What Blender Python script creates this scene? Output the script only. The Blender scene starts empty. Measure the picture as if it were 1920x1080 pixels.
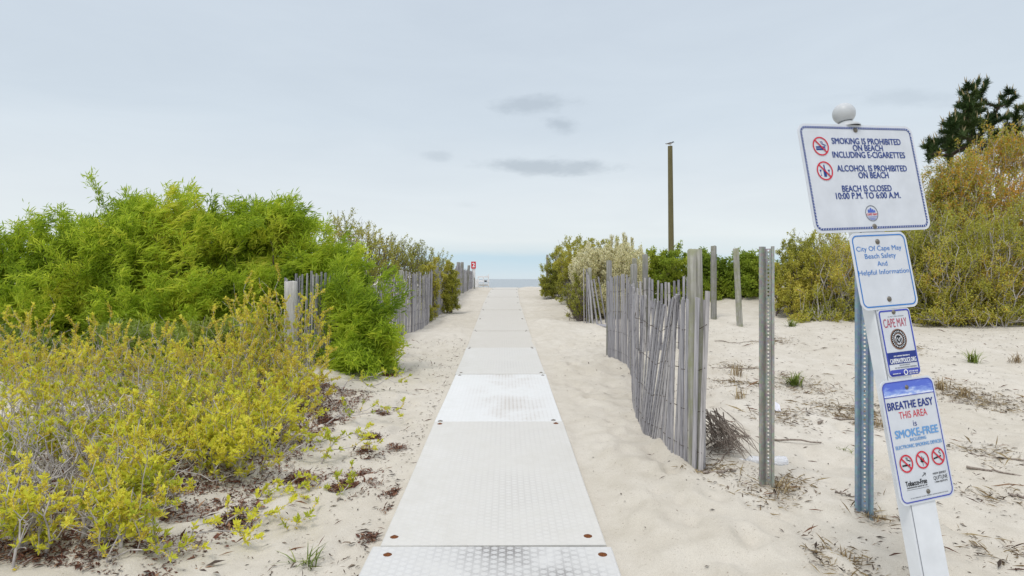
import bpy, math
import numpy as np
from math import sin, cos, pi, radians
from mathutils import Matrix, Vector

# ------------------------------------------------------------------ camera, sky, sun, exposure
S = bpy.context.scene
COL = S.collection
F, CX, CY, CZ = 1136.0, 960.0, 523.0, 1.6      # focal length in photo pixels, principal point, eye height
cd = bpy.data.cameras.new('camera'); cam = bpy.data.objects.new('camera', cd); COL.objects.link(cam)
cam.location = (0, 0, CZ); cam.rotation_euler = (pi/2, 0, 0)
cd.sensor_width = 36; cd.lens = F/1920*36; cd.shift_y = -(540-CY)/1920
cd.clip_start = 0.05; cd.clip_end = 60000
S.camera = cam
S.view_settings.view_transform = 'Standard'; S.view_settings.look = 'None'
S.view_settings.gamma = 1; S.view_settings.exposure = 0.0

def s2l(c):
    return tuple((v/255/12.92) if v/255 <= .04045 else ((v/255+.055)/1.055)**2.4 for v in c)

class NT:
    """small helper to write node trees"""
    def __init__(s, tree): s.t = tree; s.t.nodes.clear()
    def n(s, typ, ins=None, **kw):
        nd = s.t.nodes.new(typ)
        for k, v in kw.items(): setattr(nd, k, v)
        for k, v in (ins or {}).items():
            sk = nd.inputs[k]
            if isinstance(v, bpy.types.NodeSocket): s.t.links.new(v, sk)
            elif isinstance(v, bpy.types.Node): s.t.links.new(v.outputs[0], sk)
            else: sk.default_value = v
        return nd
    def math(s, op, a, b=None, clamp=False):
        ins = {0: a}
        if b is not None: ins[1] = b
        return s.n('ShaderNodeMath', ins, operation=op, use_clamp=clamp).outputs[0]
    def ramp(s, fac, stops, interp='LINEAR'):
        nd = s.n('ShaderNodeValToRGB', {0: fac}); cr = nd.color_ramp; cr.interpolation = interp
        while len(cr.elements) < len(stops): cr.elements.new(.5)
        for e, (p, c) in zip(cr.elements, stops): e.position = p; e.color = (*c[:3], 1)
        return nd.outputs[0]
    def mix(s, fac, a, b, blend='MIX'):
        nd = s.n('ShaderNodeMix', data_type='RGBA', blend_type=blend)
        for k, v in ((0, fac), (6, a), (7, b)):
            if isinstance(v, bpy.types.NodeSocket): s.t.links.new(v, nd.inputs[k])
            else: nd.inputs[k].default_value = v if k == 0 else (*v[:3], 1)
        return nd.outputs[2]
    def noise(s, vec, scale, detail=3, rough=.55, dist=0):
        return s.n('ShaderNodeTexNoise', {'Vector': vec, 'Scale': scale, 'Detail': detail, 'Roughness': rough, 'Distortion': dist}).outputs[0]
    def mapping(s, vec, scale=(1, 1, 1), rot=(0, 0, 0), loc=(0, 0, 0)):
        return s.n('ShaderNodeMapping', {'Vector': vec, 'Scale': scale, 'Rotation': rot, 'Location': loc}).outputs[0]

SUN_EL, SUN_ROT = radians(62), radians(215)     # high, behind the viewer's left shoulder, veiled by cloud
W = bpy.data.worlds.new('World'); S.world = W; W.use_nodes = True
t = NT(W.node_tree)
sky = t.n('ShaderNodeTexSky', sky_type='NISHITA', sun_disc=False, sun_elevation=SUN_EL, sun_rotation=SUN_ROT)
bg1 = t.n('ShaderNodeBackground', {'Color': sky.outputs[0], 'Strength': .09})
tc = t.n('ShaderNodeTexCoord').outputs['Generated']
sep = t.n('ShaderNodeSeparateXYZ', {0: tc})
wob = t.noise(t.mapping(tc, (1.5, 1.5, 9)), 2.2, 4)
zz = t.math('ADD', sep.outputs[2], t.math('MULTIPLY', t.math('SUBTRACT', wob, .5), .035))
over = t.ramp(zz, [(0, s2l((221, 234, 241))), (.018, s2l((212, 232, 243))), (.034, s2l((203, 228, 242))), (.045, s2l((226, 238, 243))), (.065, s2l((238, 245, 247))),
                   (.12, s2l((234, 241, 245))), (.24, s2l((219, 230, 239))), (.42, s2l((214, 225, 236))), (.60, (.88, .92, 1.0)), (1, (1.55, 1.58, 1.66))])
# faint broad mottling of the overcast and a few soft darker scraps of cloud at their own bearings
mott = t.noise(t.mapping(tc, (1, 1, 4.5)), 2.6, 6, .58, .4)
over = t.mix(.5, over, t.ramp(mott, [(.3, (.90, .91, .93)), (.7, (1.04, 1.04, 1.04))]), 'MULTIPLY')
yy = t.math('MAXIMUM', sep.outputs[1], .05)
hx = t.math('DIVIDE', sep.outputs[0], yy); hz = t.math('DIVIDE', sep.outputs[2], yy)
fl = t.noise(t.mapping(tc, (1, 1, 2.6)), 13, 6, .62)
flz = t.math('MULTIPLY', t.math('SUBTRACT', fl, .5), 2.3)
for px, py, rx, ry, k in ((1012, 312, 130, 19, .34), (1000, 196, 95, 20, .26), (1050, 233, 38, 18, .28), (820, 292, 30, 11, .16), (1700, 185, 130, 24, .14), (876, 385, 26, 8, .05), (1560, 205, 60, 14, .05)):
    ax, az = (px-CX)/F, (CY-py)/F
    dx = t.math('DIVIDE', t.math('SUBTRACT', hx, ax), rx/F); dz = t.math('DIVIDE', t.math('SUBTRACT', hz, az), ry/F)
    r2 = t.math('ADD', t.math('MULTIPLY', dx, dx), t.math('MULTIPLY', dz, dz))
    front = t.math('GREATER_THAN', sep.outputs[1], .06)
    m = t.math('MULTIPLY', t.math('SUBTRACT', 1.15, t.math('ADD', t.math('SQRT', r2), flz), True), front)
    m = t.n('ShaderNodeMapRange', {0: m, 1: 0.0, 2: 1.0, 3: 0.0, 4: 1.0}, interpolation_type='SMOOTHSTEP').outputs[0]
    over = t.mix(t.math('MULTIPLY', m, k), over, s2l((120, 135, 150)))
bg2 = t.n('ShaderNodeBackground', {'Color': over, 'Strength': 1.0})
mx = t.n('ShaderNodeMixShader', {0: .9, 1: bg1.outputs[0], 2: bg2.outputs[0]})
t.n('ShaderNodeOutputWorld', {0: mx.outputs[0]})
W.cycles.sampling_method = 'MANUAL'; W.cycles.sample_map_resolution = 512

sl = bpy.data.lights.new('sun', 'SUN'); sl.energy = 1.5; sl.angle = radians(14); sl.color = (1, .965, .91)
so = bpy.data.objects.new('sun', sl); COL.objects.link(so)
az = SUN_ROT; sd = Vector((sin(az)*cos(SUN_EL), cos(az)*cos(SUN_EL), sin(SUN_EL)))
so.rotation_euler = sd.to_track_quat('Z', 'Y').to_euler(); so.location = (-20, -20, 40)
S.cycles.max_bounces = 6; S.cycles.transmission_bounces = 4; S.cycles.diffuse_bounces = 4; S.cycles.use_denoising = True

def at(px, py, Y):
    return np.array([(px-CX)/F*Y, Y, CZ+(CY-py)/F*Y])

# ------------------------------------------------------------------ materials
MATS = {}
def newmat(name):
    m = bpy.data.materials.new(name); m.use_nodes = True; MATS[name] = m
    t = NT(m.node_tree)
    return m, t
def finish(t, bsdf, disp=None):
    t.n('ShaderNodeOutputMaterial', {0: bsdf.outputs[0]})
def bump(t, h, strength, dist):
    return t.n('ShaderNodeBump', {'Height': h, 'Strength': strength, 'Distance': dist}).outputs[0]
def ocoord(t): return t.n('ShaderNodeTexCoord').outputs['Object']

def m_plain(name, col, rough=.5, metal=0, spec=.4, var=.12, scale=30):
    m, t = newmat(name); oc = ocoord(t)
    v = t.noise(oc, scale, 3)
    c = t.mix(1, col, t.ramp(v, [(.3, (1-var,)*3), (.7, (1+var*.4,)*3)]), 'MULTIPLY')
    finish(t, t.n('ShaderNodeBsdfPrincipled', {'Base Color': c, 'Roughness': rough, 'Metallic': metal, 'Specular IOR Level': spec}))
    return m
def m_leaf(name, stops, trans=.35, rough=.5):
    m, t = newmat(name)
    a = t.n('ShaderNodeAttribute', attribute_name='tone')
    c = t.ramp(a.outputs['Fac'], stops)
    p = t.n('ShaderNodeBsdfPrincipled', {'Base Color': c, 'Roughness': rough, 'Specular IOR Level': .25})
    tr = t.n('ShaderNodeBsdfTranslucent', {'Color': c})
    finish(t, t.n('ShaderNodeMixShader', {0: trans, 1: p.outputs[0], 2: tr.outputs[0]}))
    return m
def m_bark(name, a, b, scale=14):
    m, t = newmat(name); oc = ocoord(t)
    v = t.noise(oc, scale, 4, .65)
    c = t.ramp(v, [(.3, a), (.7, b)])
    finish(t, t.n('ShaderNodeBsdfPrincipled', {'Base Color': c, 'Roughness': .85, 'Specular IOR Level': .15}))
    return m
def m_wood(name, dark, light, moss=None, tone=True):
    """silvery weathered timber: fine grain along z, dark checks, optional algae"""
    m, t = newmat(name); oc = ocoord(t)
    g = t.noise(t.mapping(oc, (60, 60, 2.2)), 1.0, 5, .65)
    g2 = t.noise(t.mapping(oc, (160, 160, 3)), 1.0, 2, .5)
    c = t.ramp(g, [(.28, dark), (.62, light)])
    c = t.mix(t.math('MULTIPLY', t.math('LESS_THAN', g2, .36), .55), c, tuple(x*.3 for x in dark))
    if tone:
        a = t.n('ShaderNodeAttribute', attribute_name='tone')
        c = t.mix(1, c, t.ramp(a.outputs['Fac'], [(0, (.50, .49, .51)), (.5, (.92, .92, .95)), (1, (1.28, 1.24, 1.17))]), 'MULTIPLY')
    if moss:
        mm = t.noise(oc, 5, 5, .7)
        c = t.mix(t.n('ShaderNodeMapRange', {0: mm, 1: .45, 2: .65, 3: 0.0, 4: .75}).outputs[0], c, moss)
    finish(t, t.n('ShaderNodeBsdfPrincipled', {'Base Color': c, 'Roughness': .85, 'Specular IOR Level': .2, 'Normal': bump(t, g, .5, .004)}))
    return m

# sand
m, t = newmat('dry_sand'); oc = ocoord(t)
big = t.noise(oc, .55, 4); mid = t.noise(t.mapping(oc, (1, 1.0, 1)), 5, 5, .6); fine = t.noise(oc, 210, 2, .7); grit = t.noise(oc, 62, 2, .5)
c = t.ramp(big, [(.3, (.53, .49, .415)), (.7, (.60, .565, .50))])
c = t.mix(1, c, t.ramp(mid, [(.3, (.90, .89, .87)), (.65, (1.03, 1.03, 1.03))]), 'MULTIPLY')
c = t.mix(1, c, t.ramp(fine, [(.25, (.80, .79, .78)), (.6, (1.04, 1.04, 1.04))]), 'MULTIPLY')
c = t.mix(t.math('MULTIPLY', t.math('GREATER_THAN', grit, .70), .55), c, (.20, .15, .11))
hh = t.math('ADD', t.math('MULTIPLY', mid, .9), t.math('ADD', t.math('MULTIPLY', t.noise(oc, 22, 4, .6), .42), t.math('MULTIPLY', fine, .10)))
finish(t, t.n('ShaderNodeBsdfPrincipled', {'Base Color': c, 'Roughness': .95, 'Specular IOR Level': .1, 'Normal': bump(t, hh, .55, .03)}))

# sea
m, t = newmat('sea_water'); oc = ocoord(t)
v = t.noise(t.mapping(oc, (.02, .12, 1)), 1, 5, .6)
finish(t, t.n('ShaderNodeBsdfPrincipled', {'Base Color': t.ramp(v, [(.3, (.26, .30, .32)), (.7, (.34, .375, .39))]), 'Roughness': .35, 'IOR': 1.33, 'Normal': bump(t, v, 1.0, 1.2)}))

# mat panels
def m_mat(name, col, smudge, amt, line):
    m, t = newmat(name); oc = ocoord(t)
    s = t.n('ShaderNodeSeparateXYZ', {0: oc})
    lines = None
    for k, a in enumerate((0, pi/3, -pi/3)):
        d = t.math('ADD', t.math('MULTIPLY', s.outputs[0], cos(a)/.042), t.math('MULTIPLY', s.outputs[1], sin(a)/.042))
        f = t.math('ABSOLUTE', t.math('SUBTRACT', t.math('FRACT', d), .5))
        f = t.n('ShaderNodeMapRange', {0: f, 1: .06, 2: .16, 3: 1.0, 4: 0.0}).outputs[0]
        lines = f if lines is None else t.math('MAXIMUM', lines, f)
    big = t.noise(t.mapping(oc, (1.0, .75, 1)), 1.5, 5, .6, .3)
    mid = t.noise(oc, 9, 5, .65)
    c = t.mix(1, col, t.ramp(big, [(.3, (.93, .92, .90)), (.7, (1.03, 1.03, 1.03))]), 'MULTIPLY')
    c = t.mix(1, c, t.ramp(mid, [(.3, (.95, .945, .93)), (.6, (1.01, 1.01, 1.01))]), 'MULTIPLY')
    c = t.mix(t.math('MULTIPLY', lines, line), c, tuple(x*.8 for x in col))
    # grey scuffs where feet have worn and greyed the ribs
    ax = t.math('ABSOLUTE', t.math('SUBTRACT', s.outputs[0], .12))
    sm = t.math('MULTIPLY', t.n('ShaderNodeMapRange', {0: t.math('ADD', big, t.math('MULTIPLY', mid, .25)), 1: .56, 2: .76, 3: 0.0, 4: 1.0}).outputs[0],
                t.n('ShaderNodeMapRange', {0: ax, 1: .25, 2: .55, 3: 1.0, 4: .15}).outputs[0])
    c = t.mix(t.math('MULTIPLY', sm, t.math('ADD', amt*.45, t.math('MULTIPLY', lines, amt))), c, smudge)
    h = t.math('ADD', t.math('MULTIPLY', lines, 1), t.math('MULTIPLY', mid, .4))
    finish(t, t.n('ShaderNodeBsdfPrincipled', {'Base Color': c, 'Roughness': .55, 'Specular IOR Level': .35, 'Normal': bump(t, h, .18, .003)}))
    return m
m_mat('mat_sandy', (.60, .59, .56), (.42, .40, .37), .30, .10)
m_mat('mat_white', (.69, .70, .70), (.45, .41, .36), .6, .12)
m_mat('mat_scuffed', (.60, .60, .59), (.24, .23, .22), .75, .22)
m_mat('mat_far', (.555, .53, .48), (.42, .39, .34), .3, .08)

m_plain('rust', (.21, .075, .025), .8, .3, .3, .5, 120)
m_plain('dull_steel', (.22, .20, .17), .5, .8, .5, .3, 80)
m_plain('wire_rust', (.09, .065, .05), .7, .4)
m_wood('picket_wood', (.19, .185, .195), (.47, .46, .475))
m_wood('old_post_wood', (.17, .16, .135), (.44, .43, .385), (.26, .275, .15), False)
m_wood('pale_post_wood', (.30, .29, .27), (.58, .56, .52), None, False)
m_wood('far_post_wood', (.17, .17, .16), (.33, .32, .30), (.20, .20, .13), False)
m_wood('pole_wood', (.10, .085, .04), (.17, .15, .075), None, False)
m_wood('drift_wood', (.13, .10, .08), (.33, .28, .24), None, False)
m_plain('white_paint', (.74, .765, .80), .35, 0, .4, .10, 9)
m_plain('finial_paint', (.50, .52, .535), .4, 0, .4, .08, 12)
m_plain('sign_white', (.64, .67, .72), .4, 0, .4, .09, 11)
m_plain('sign_white_far', (.80, .80, .80), .5)
for nm, cc in (('print_navy', (32, 62, 136)), ('print_blue', (52, 122, 196)), ('print_royal', (66, 78, 176)), ('print_red', (205, 38, 60)), ('print_black', (22, 24, 30)),
               ('print_sky', (88, 120, 206)), ('print_lightblue', (108, 160, 214)), ('print_grey', (120, 124, 134)), ('print_deepblue', (36, 56, 132)), ('print_brown', (128, 92, 70)),
               ('print_crimson', (176, 70, 92)), ('print_white', (232, 236, 242)), ('print_periwinkle', (80, 104, 190)), ('sign_red', (205, 25, 45))):
    m_plain(nm, s2l(cc), .45, 0, .3, .05)
def m_zinc(name, a, b):
    m, t = newmat(name); oc = ocoord(t)
    v = t.noise(t.mapping(oc, (20, 20, 5)), 1, 5, .65); w = t.n('ShaderNodeTexVoronoi', {'Vector': oc, 'Scale': 60.0}).outputs['Color']
    c = t.mix(.12, t.ramp(v, [(.3, a), (.7, b)]), w, 'OVERLAY')
    finish(t, t.n('ShaderNodeBsdfPrincipled', {'Base Color': c, 'Roughness': .5, 'Metallic': .55, 'Specular IOR Level': .5}))
m_zinc('weathered_zinc', (.27, .27, .245), (.45, .45, .42))
m_zinc('blue_zinc', (.19, .27, .35), (.32, .42, .51))
m, t = newmat('bottle_plastic')
finish(t, t.n('ShaderNodeBsdfPrincipled', {'Base Color': (.93, .95, 1, 1), 'Roughness': .18, 'Transmission Weight': .55, 'IOR': 1.25, 'Specular IOR Level': .6}))
m_plain('paper_scrap', (.75, .75, .82), .6)

m_leaf('willow_leaf', [(0, (.12, .21, .025)), (.35, (.40, .53, .045)), (.7, (.60, .69, .07)), (1, (.74, .72, .10))], .58)
m_leaf('bayberry_leaf', [(0, (.28, .36, .05)), (.35, (.60, .64, .07)), (.7, (.84, .81, .10)), (1, (.90, .84, .16))], .5)
m_leaf('bayberry_bud', [(0, (.44, .34, .06)), (.5, (.68, .55, .07)), (1, (.80, .70, .10))], .25)
m_leaf('dull_leaf', [(0, (.15, .21, .035)), (.5, (.28, .36, .055)), (1, (.42, .46, .09))], .35)
m_leaf('olive_leaf', [(0, (.20, .22, .04)), (.5, (.42, .42, .065)), (1, (.62, .54, .10))], .3)
m_leaf('ochre_leaf', [(0, (.30, .36, .06)), (.4, (.54, .50, .07)), (.75, (.64, .44, .07)), (1, (.66, .34, .065))], .3)
m_leaf('rust_leaf', [(0, (.50, .42, .07)), (.5, (.70, .44, .07)), (1, (.72, .34, .065))], .3)
m_leaf('bright_leaf', [(0, (.13, .20, .022)), (.5, (.27, .36, .035)), (1, (.46, .50, .06))], .35)
m_leaf('cream_bloom', [(0, (.46, .42, .18)), (.5, (.72, .67, .40)), (1, (.85, .82, .60))], .3)
m_leaf('pine_needle', [(0, (.022, .05, .018)), (.5, (.065, .11, .03)), (1, (.17, .20, .055))], .12)
m_leaf('pine_candle', [(0, (.34, .27, .14)), (1, (.52, .44, .26))], .1)
m_leaf('grass_green', [(0, (.09, .13, .02)), (.5, (.17, .23, .04)), (1, (.30, .34, .07))], .3)
m_leaf('grass_straw', [(0, (.15, .10, .05)), (.5, (.34, .25, .13)), (1, (.52, .42, .24))], .25)
m_leaf('litter_leaf', [(0, (.05, .022, .016)), (.5, (.15, .062, .04)), (.85, (.25, .125, .075)), (1, (.36, .23, .14))], .05, .8)
m_leaf('chip_leaf', [(0, (.04, .03, .024)), (.6, (.13, .095, .07)), (1, (.26, .21, .16))], .05, .8)
m_bark('grey_twig', (.30, .27, .255), (.62, .58, .555))
m_bark('brown_twig', (.075, .055, .045), (.20, .16, .13))
m_bark('purple_twig', (.11, .085, .08), (.25, .21, .20))
m_bark('pale_twig', (.28, .255, .24), (.60, .56, .53))
m_bark('dark_bark', (.05, .04, .03), (.13, .10, .08))

# ------------------------------------------------------------------ mesh and object helpers
def build(name, chunks, mats, parent=None, smooth=False):
    """chunks: (verts Nx3, faces Mxk, material index, tone per face or None); ONE mesh object"""
    vs, loops, starts, tots, mi, tn = [], [], [], [], [], []
    off = 0; ls = 0
    for v, f, k, tone in chunks:
        v = np.asarray(v, float).reshape(-1, 3); f = np.asarray(f, int)
        if len(f) == 0: continue
        vs.append(v); loops.append((f+off).ravel()); n = f.shape[1]
        starts.append(ls+np.arange(len(f))*n); tots.append(np.full(len(f), n)); ls += f.size; off += len(v)
        mi.append(np.full(len(f), k)); tn.append(np.full(len(f), .5) if tone is None else np.broadcast_to(tone, (len(f),)))
    V = np.concatenate(vs); L = np.concatenate(loops); st = np.concatenate(starts); M = np.concatenate(mi); T = np.concatenate(tn)
    me = bpy.data.meshes.new(name)
    me.vertices.add(len(V)); me.vertices.foreach_set('co', V.ravel().astype(np.float32))
    me.loops.add(len(L)); me.loops.foreach_set('vertex_index', L.astype(np.int32))
    me.polygons.add(len(st)); me.polygons.foreach_set('loop_start', st.astype(np.int32)); me.polygons.foreach_set('loop_total', np.concatenate(tots).astype(np.int32))
    me.polygons.foreach_set('material_index', M.astype(np.int32))
    me.polygons.foreach_set('use_smooth', np.full(len(st), smooth))
    a = me.attributes.new('tone', 'FLOAT', 'FACE'); a.data.foreach_set('value', T.astype(np.float32))
    me.update(calc_edges=True)
    for x in mats: me.materials.append(MATS[x])
    o = bpy.data.objects.new(name, me); COL.objects.link(o)
    if parent: o.parent = parent
    return o
def tag(o, label=None, cat=None, group=None, kind=None):
    for k, v in (('label', label), ('category', cat), ('group', group), ('kind', kind)):
        if v: o[k] = v
    return o
def thing(name, label, cat, loc=(0, 0, 0), group=None):
    o = bpy.data.objects.new(name, None); COL.objects.link(o); o.location = loc; o.empty_display_size = .1
    return tag(o, label, cat, group)

def box(c, s, rot=None, tone=None, k=0):
    v = np.array([[x, y, z] for x in (-.5, .5) for y in (-.5, .5) for z in (-.5, .5)])*np.array(s)
    if rot is not None: v = v @ np.array(rot).T
    f = [[0, 1, 3, 2], [4, 6, 7, 5], [0, 4, 5, 1], [2, 3, 7, 6], [0, 2, 6, 4], [1, 5, 7, 3]]
    return (v+np.array(c), f, k, tone)
def tube(pts, rad, k=6, mi=0, cap=True, tone=None):
    pts = np.asarray(pts, float); n = len(pts); rad = np.broadcast_to(rad, (n,))
    d = np.gradient(pts, axis=0); d /= np.linalg.norm(d, axis=1)[:, None]+1e-9
    ref = np.array([0, 0, 1.]) if abs(d[0, 2]) < .9 else np.array([1., 0, 0])
    u = np.cross(d, ref); u /= np.linalg.norm(u, axis=1)[:, None]+1e-9; w = np.cross(d, u)
    a = np.arange(k)*2*pi/k
    V = (pts[:, None]+rad[:, None, None]*(np.cos(a)[None, :, None]*u[:, None]+np.sin(a)[None, :, None]*w[:, None])).reshape(-1, 3)
    i = np.arange(n-1)[:, None]*k; j = np.arange(k)[None]; j2 = (j+1) % k
    Fq = np.stack([i+j, i+j2, i+k+j2, i+k+j], -1).reshape(-1, 4)
    out = [(V, Fq, mi, tone)]
    if cap:
        c0 = len(V)
        V2 = np.vstack([V[:k], V[-k:], pts[:1], pts[-1:]])
        f = [[2*k, (q+1) % k, q] for q in range(k)]+[[2*k+1, k+q, k+(q+1) % k] for q in range(k)]
        out.append((V2, f, mi, tone))
    return out
def lathe(prof, k=24, mi=0, c=(0, 0, 0)):
    prof = np.array(prof, float); n = len(prof); a = np.arange(k)*2*pi/k
    V = np.stack([prof[:, :1]*np.cos(a), prof[:, :1]*np.sin(a), np.repeat(prof[:, 1:], k, 1)], -1).reshape(-1, 3)+np.array(c)
    i = np.arange(n-1)[:, None]*k; j = np.arange(k)[None]; j2 = (j+1) % k
    return (V, np.stack([i+j, i+j2, i+k+j2, i+k+j], -1).reshape(-1, 4), mi, None)

# ------------------------------------------------------------------ the ground
NR = np.random.default_rng(5)
LAT = NR.random((256, 256))
def vnoise(x, y, s, seed=0):
    x = np.asarray(x)/s+seed*17.3; y = np.asarray(y)/s+seed*31.7
    xi = np.floor(x).astype(int); yi = np.floor(y).astype(int); fx = x-xi; fy = y-yi
    fx = fx*fx*(3-2*fx); fy = fy*fy*(3-2*fy)
    g = lambda a, b: LAT[a % 256, b % 256]
    return (g(xi, yi)*(1-fx)+g(xi+1, yi)*fx)*(1-fy)+(g(xi, yi+1)*(1-fx)+g(xi+1, yi+1)*fx)*fy-.5
def sstep(a, b, x):
    q = np.clip((np.asarray(x, float)-a)/(b-a), 0, 1); return q*q*(3-2*q)
PY = np.array([-80, -5, 0, 3.3, 5.7, 8.2, 10.6, 13, 15.5, 17.9, 20.4, 24, 28, 31, 36, 45, 60, 100, 140, 400])
PZ = np.array([0, 0, .05, .135, .222, .29, .36, .45, .555, .665, .77, .96, 1.12, 1.165, 1.02, .4, -.7, -2.1, -4, -6])
def prof(y):
    y = np.asarray(y, float); return (np.interp(y-.7, PY, PZ)+np.interp(y, PY, PZ)+np.interp(y+.7, PY, PZ))/3
def mat_cx(y): return np.interp(y, [0, 3, 6, 11, 20, 26, 31], [-.09, -.1, -.125, -.2, -.34, -.36, -.27])
prints = []
pr = np.random.default_rng(11)
for _ in range(900):
    y = 2+pr.random()**1.3*15; x = pr.normal(0, 1.6)+(1.2 if pr.random() < .6 else -.6)
    prints.append((x, y, pr.uniform(.05, .13), pr.uniform(.010, .032)))
prints = np.array(prints)
def hfun(x, y, dents=True):
    x = np.asarray(x, float); y = np.asarray(y, float)
    h = prof(y)
    h = h+1.0*sstep(-2.3, -5.5, x)*sstep(10.5, 17, y)*(1-sstep(26, 40, y))
    h = h+.22*sstep(2, 5, x)*sstep(6, 12, y)*(1-sstep(26, 40, y))+.6*sstep(3, 8, x)*sstep(13, 18, y)*(1-sstep(26, 40, y))
    h = h+.12*sstep(-1.2, -2.6, x)*(1-sstep(8, 12, y))
    off = np.abs(x-mat_cx(y)); q = sstep(.62, 1.0, off)
    if dents:
        h = h+q*(.10*vnoise(x, y, 1.4, 1)+.065*vnoise(x, y, .55, 2)+.046*vnoise(x, y, .24, 3)+.016*vnoise(x, y, .10, 4))
    if dents: h = h+np.maximum(0, vnoise(x, y, .7, 9)-.08)*.11*np.exp(-((off-.615)/.045)**2)*(y > 2)
    return h-.012*(1-q)
def gz(x, y): return float(hfun(x, y))

def axis(lo, hi, c0, c1, fine, grow):
    a = list(np.arange(c0, c1, fine)); s = fine
    while a[-1] < hi: s *= grow; a.append(a[-1]+s)
    s = fine; b = []
    v = c0
    while v > lo: s *= grow; v -= s; b.append(v)
    return np.array(b[::-1]+a)
gx = axis(-400, 400, -3.2, 4.6, .035, 1.035); gy = axis(-60, 380, 2.2, 9.5, .035, 1.022)
X, Yg = np.meshgrid(gx, gy)
Zg = hfun(X, Yg)
q = sstep(.7, .95, np.abs(X-mat_cx(Yg)))
for px_, py_, r_, d_ in prints:          # footprints and scuffs
    i0, i1 = np.searchsorted(gx, [px_-3*r_, px_+3*r_]); j0, j1 = np.searchsorted(gy, [py_-3*r_, py_+3*r_])
    sub = (slice(j0, j1), slice(i0, i1)); rr = ((X[sub]-px_)**2+((Yg[sub]-py_)/1.5)**2)/r_**2
    Zg[sub] += q[sub]*d_*(-np.exp(-rr*1.3)+.55*np.exp(-(np.sqrt(rr)-1.35)**2*5))
ny, nx = X.shape
i = np.arange(ny-1)[:, None]*nx; j = np.arange(nx-1)[None]
o = build('ground', [(np.stack([X, Yg, Zg], -1).reshape(-1, 3), np.stack([i+j, i+j+1, i+nx+j+1, i+nx+j], -1).reshape(-1, 4), 0, None)], ['dry_sand'], None, True)
tag(o, 'pale dry beach sand with footprints and scattered litter', 'ground', None, 'structure')
R_ = 30000
o = build('sea', [([[-R_, -R_, -3.2], [R_, -R_, -3.2], [R_, R_, -3.2], [-R_, R_, -3.2]], [[0, 1, 2, 3]], 0, None)], ['sea_water'])
tag(o, 'calm grey sea beyond the dune crest', 'sea', None, 'structure')

# ------------------------------------------------------------------ access mat, one thing per panel
joints = [.9, 3.27, 5.73, 8.2, 10.65, 13.1, 15.5, 17.9, 20.4, 22.8, 25.3, 27.7, 30.2, 32.6]
mats_ = ['mat_scuffed', 'mat_sandy', 'mat_white', 'mat_sandy', 'mat_far']+['mat_far']*9
plabels = ['nearest white mat panel with dark grey scuffed ribs at the bottom edge', 'large sandy beige mat panel in the foreground with rusty bolts',
           'bright white clean mat panel between two sandy ones', 'sandy mat panel just beyond the bright white one', 'second sandy mat panel beyond the bright white one',
           'third sandy mat panel beyond the bright white one', 'fourth sandy mat panel beyond the bright white one', 'fifth sandy mat panel beyond the bright white one',
           'sixth sandy mat panel beyond the bright white one', 'seventh sandy mat panel beyond the bright white one', 'fourth mat panel back from the dune crest', 'third mat panel back from the dune crest',
           'mat panel next to the last at the dune crest', 'farthest mat panel, going over the dune crest']
br = np.random.default_rng(3)
for n in range(len(joints)-1):
    y0, y1 = joints[n]+.006, joints[n+1]+(.03 if n else .0)
    yc = (y0+y1)/2; xc = float(mat_cx(yc)); zc = float(prof(yc))
    hd = math.atan2(float(mat_cx(y1)-mat_cx(y0)), y1-y0)+br.normal(0, .003)
    p = thing('mat_panel', plabels[n], 'mat panel', (xc, yc, zc), 'panels of the beach access mat'); p.rotation_euler.z = -hd
    ys = np.linspace(y0, y1, 15)-yc; xs = np.array([-.612, -.606, -.3, 0, .3, .606, .612])*(1.055 if n == 0 else 1)-(.014 if n == 0 else 0)
    lift = .014+(.006 if n % 2 else .0)
    XX, YY = np.meshgrid(xs, ys)
    wav = .004*vnoise(XX+n*9, YY, .5, 7)
    zt = prof(YY+yc)-zc+lift+wav+.0035*np.cos((YY/(y1-y0))*2*pi*1.0)*(-1)
    zt[:, 0] -= .004; zt[:, -1] -= .004
    top = np.stack([XX, YY, zt], -1).reshape(-1, 3); bot = top.copy(); bot[:, 2] -= .03
    nyy, nxx = XX.shape; ii = np.arange(nyy-1)[:, None]*nxx; jj = np.arange(nxx-1)[None]
    ft = np.stack([ii+jj, ii+jj+1, ii+nxx+jj+1, ii+nxx+jj], -1).reshape(-1, 4)
    ring = [a for a in range(nxx)]+[nxx*b+nxx-1 for b in range(1, nyy)]+[nxx*(nyy-1)+a for a in range(nxx-2, -1, -1)]+[nxx*b for b in range(nyy-2, 0, -1)]
    N = len(top); side = [[ring[a], ring[(a+1) % len(ring)], ring[(a+1) % len(ring)]+N, ring[a]+N][::-1] for a in range(len(ring))]
    build('sheet', [(np.vstack([top, bot]), ft, 0, None), (np.vstack([top, bot]), side, 0, None)], [mats_[n]], p, False)
    for sx in (-1, 1):
        for sy in (0, 1):
            bx = sx*((.575 if n == 0 else .545)+br.uniform(-.02, .02)); by = (y0+.085 if sy == 0 else y1-.085)-yc+br.uniform(-.02, .02)
            bz = float(prof(by+yc))-zc+lift+.0015
            prf = [(.0, 0), (.024, 0), (.024, .003), (.013, .004), (.012, .008), (.007, .0105), (0, .011)]
            b = build('bolt', [lathe(prf, 14, 0)], ['rust' if (n < 2 and br.random() < .8) else 'dull_steel'], p, True); b.location = (bx, by, bz)

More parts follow.
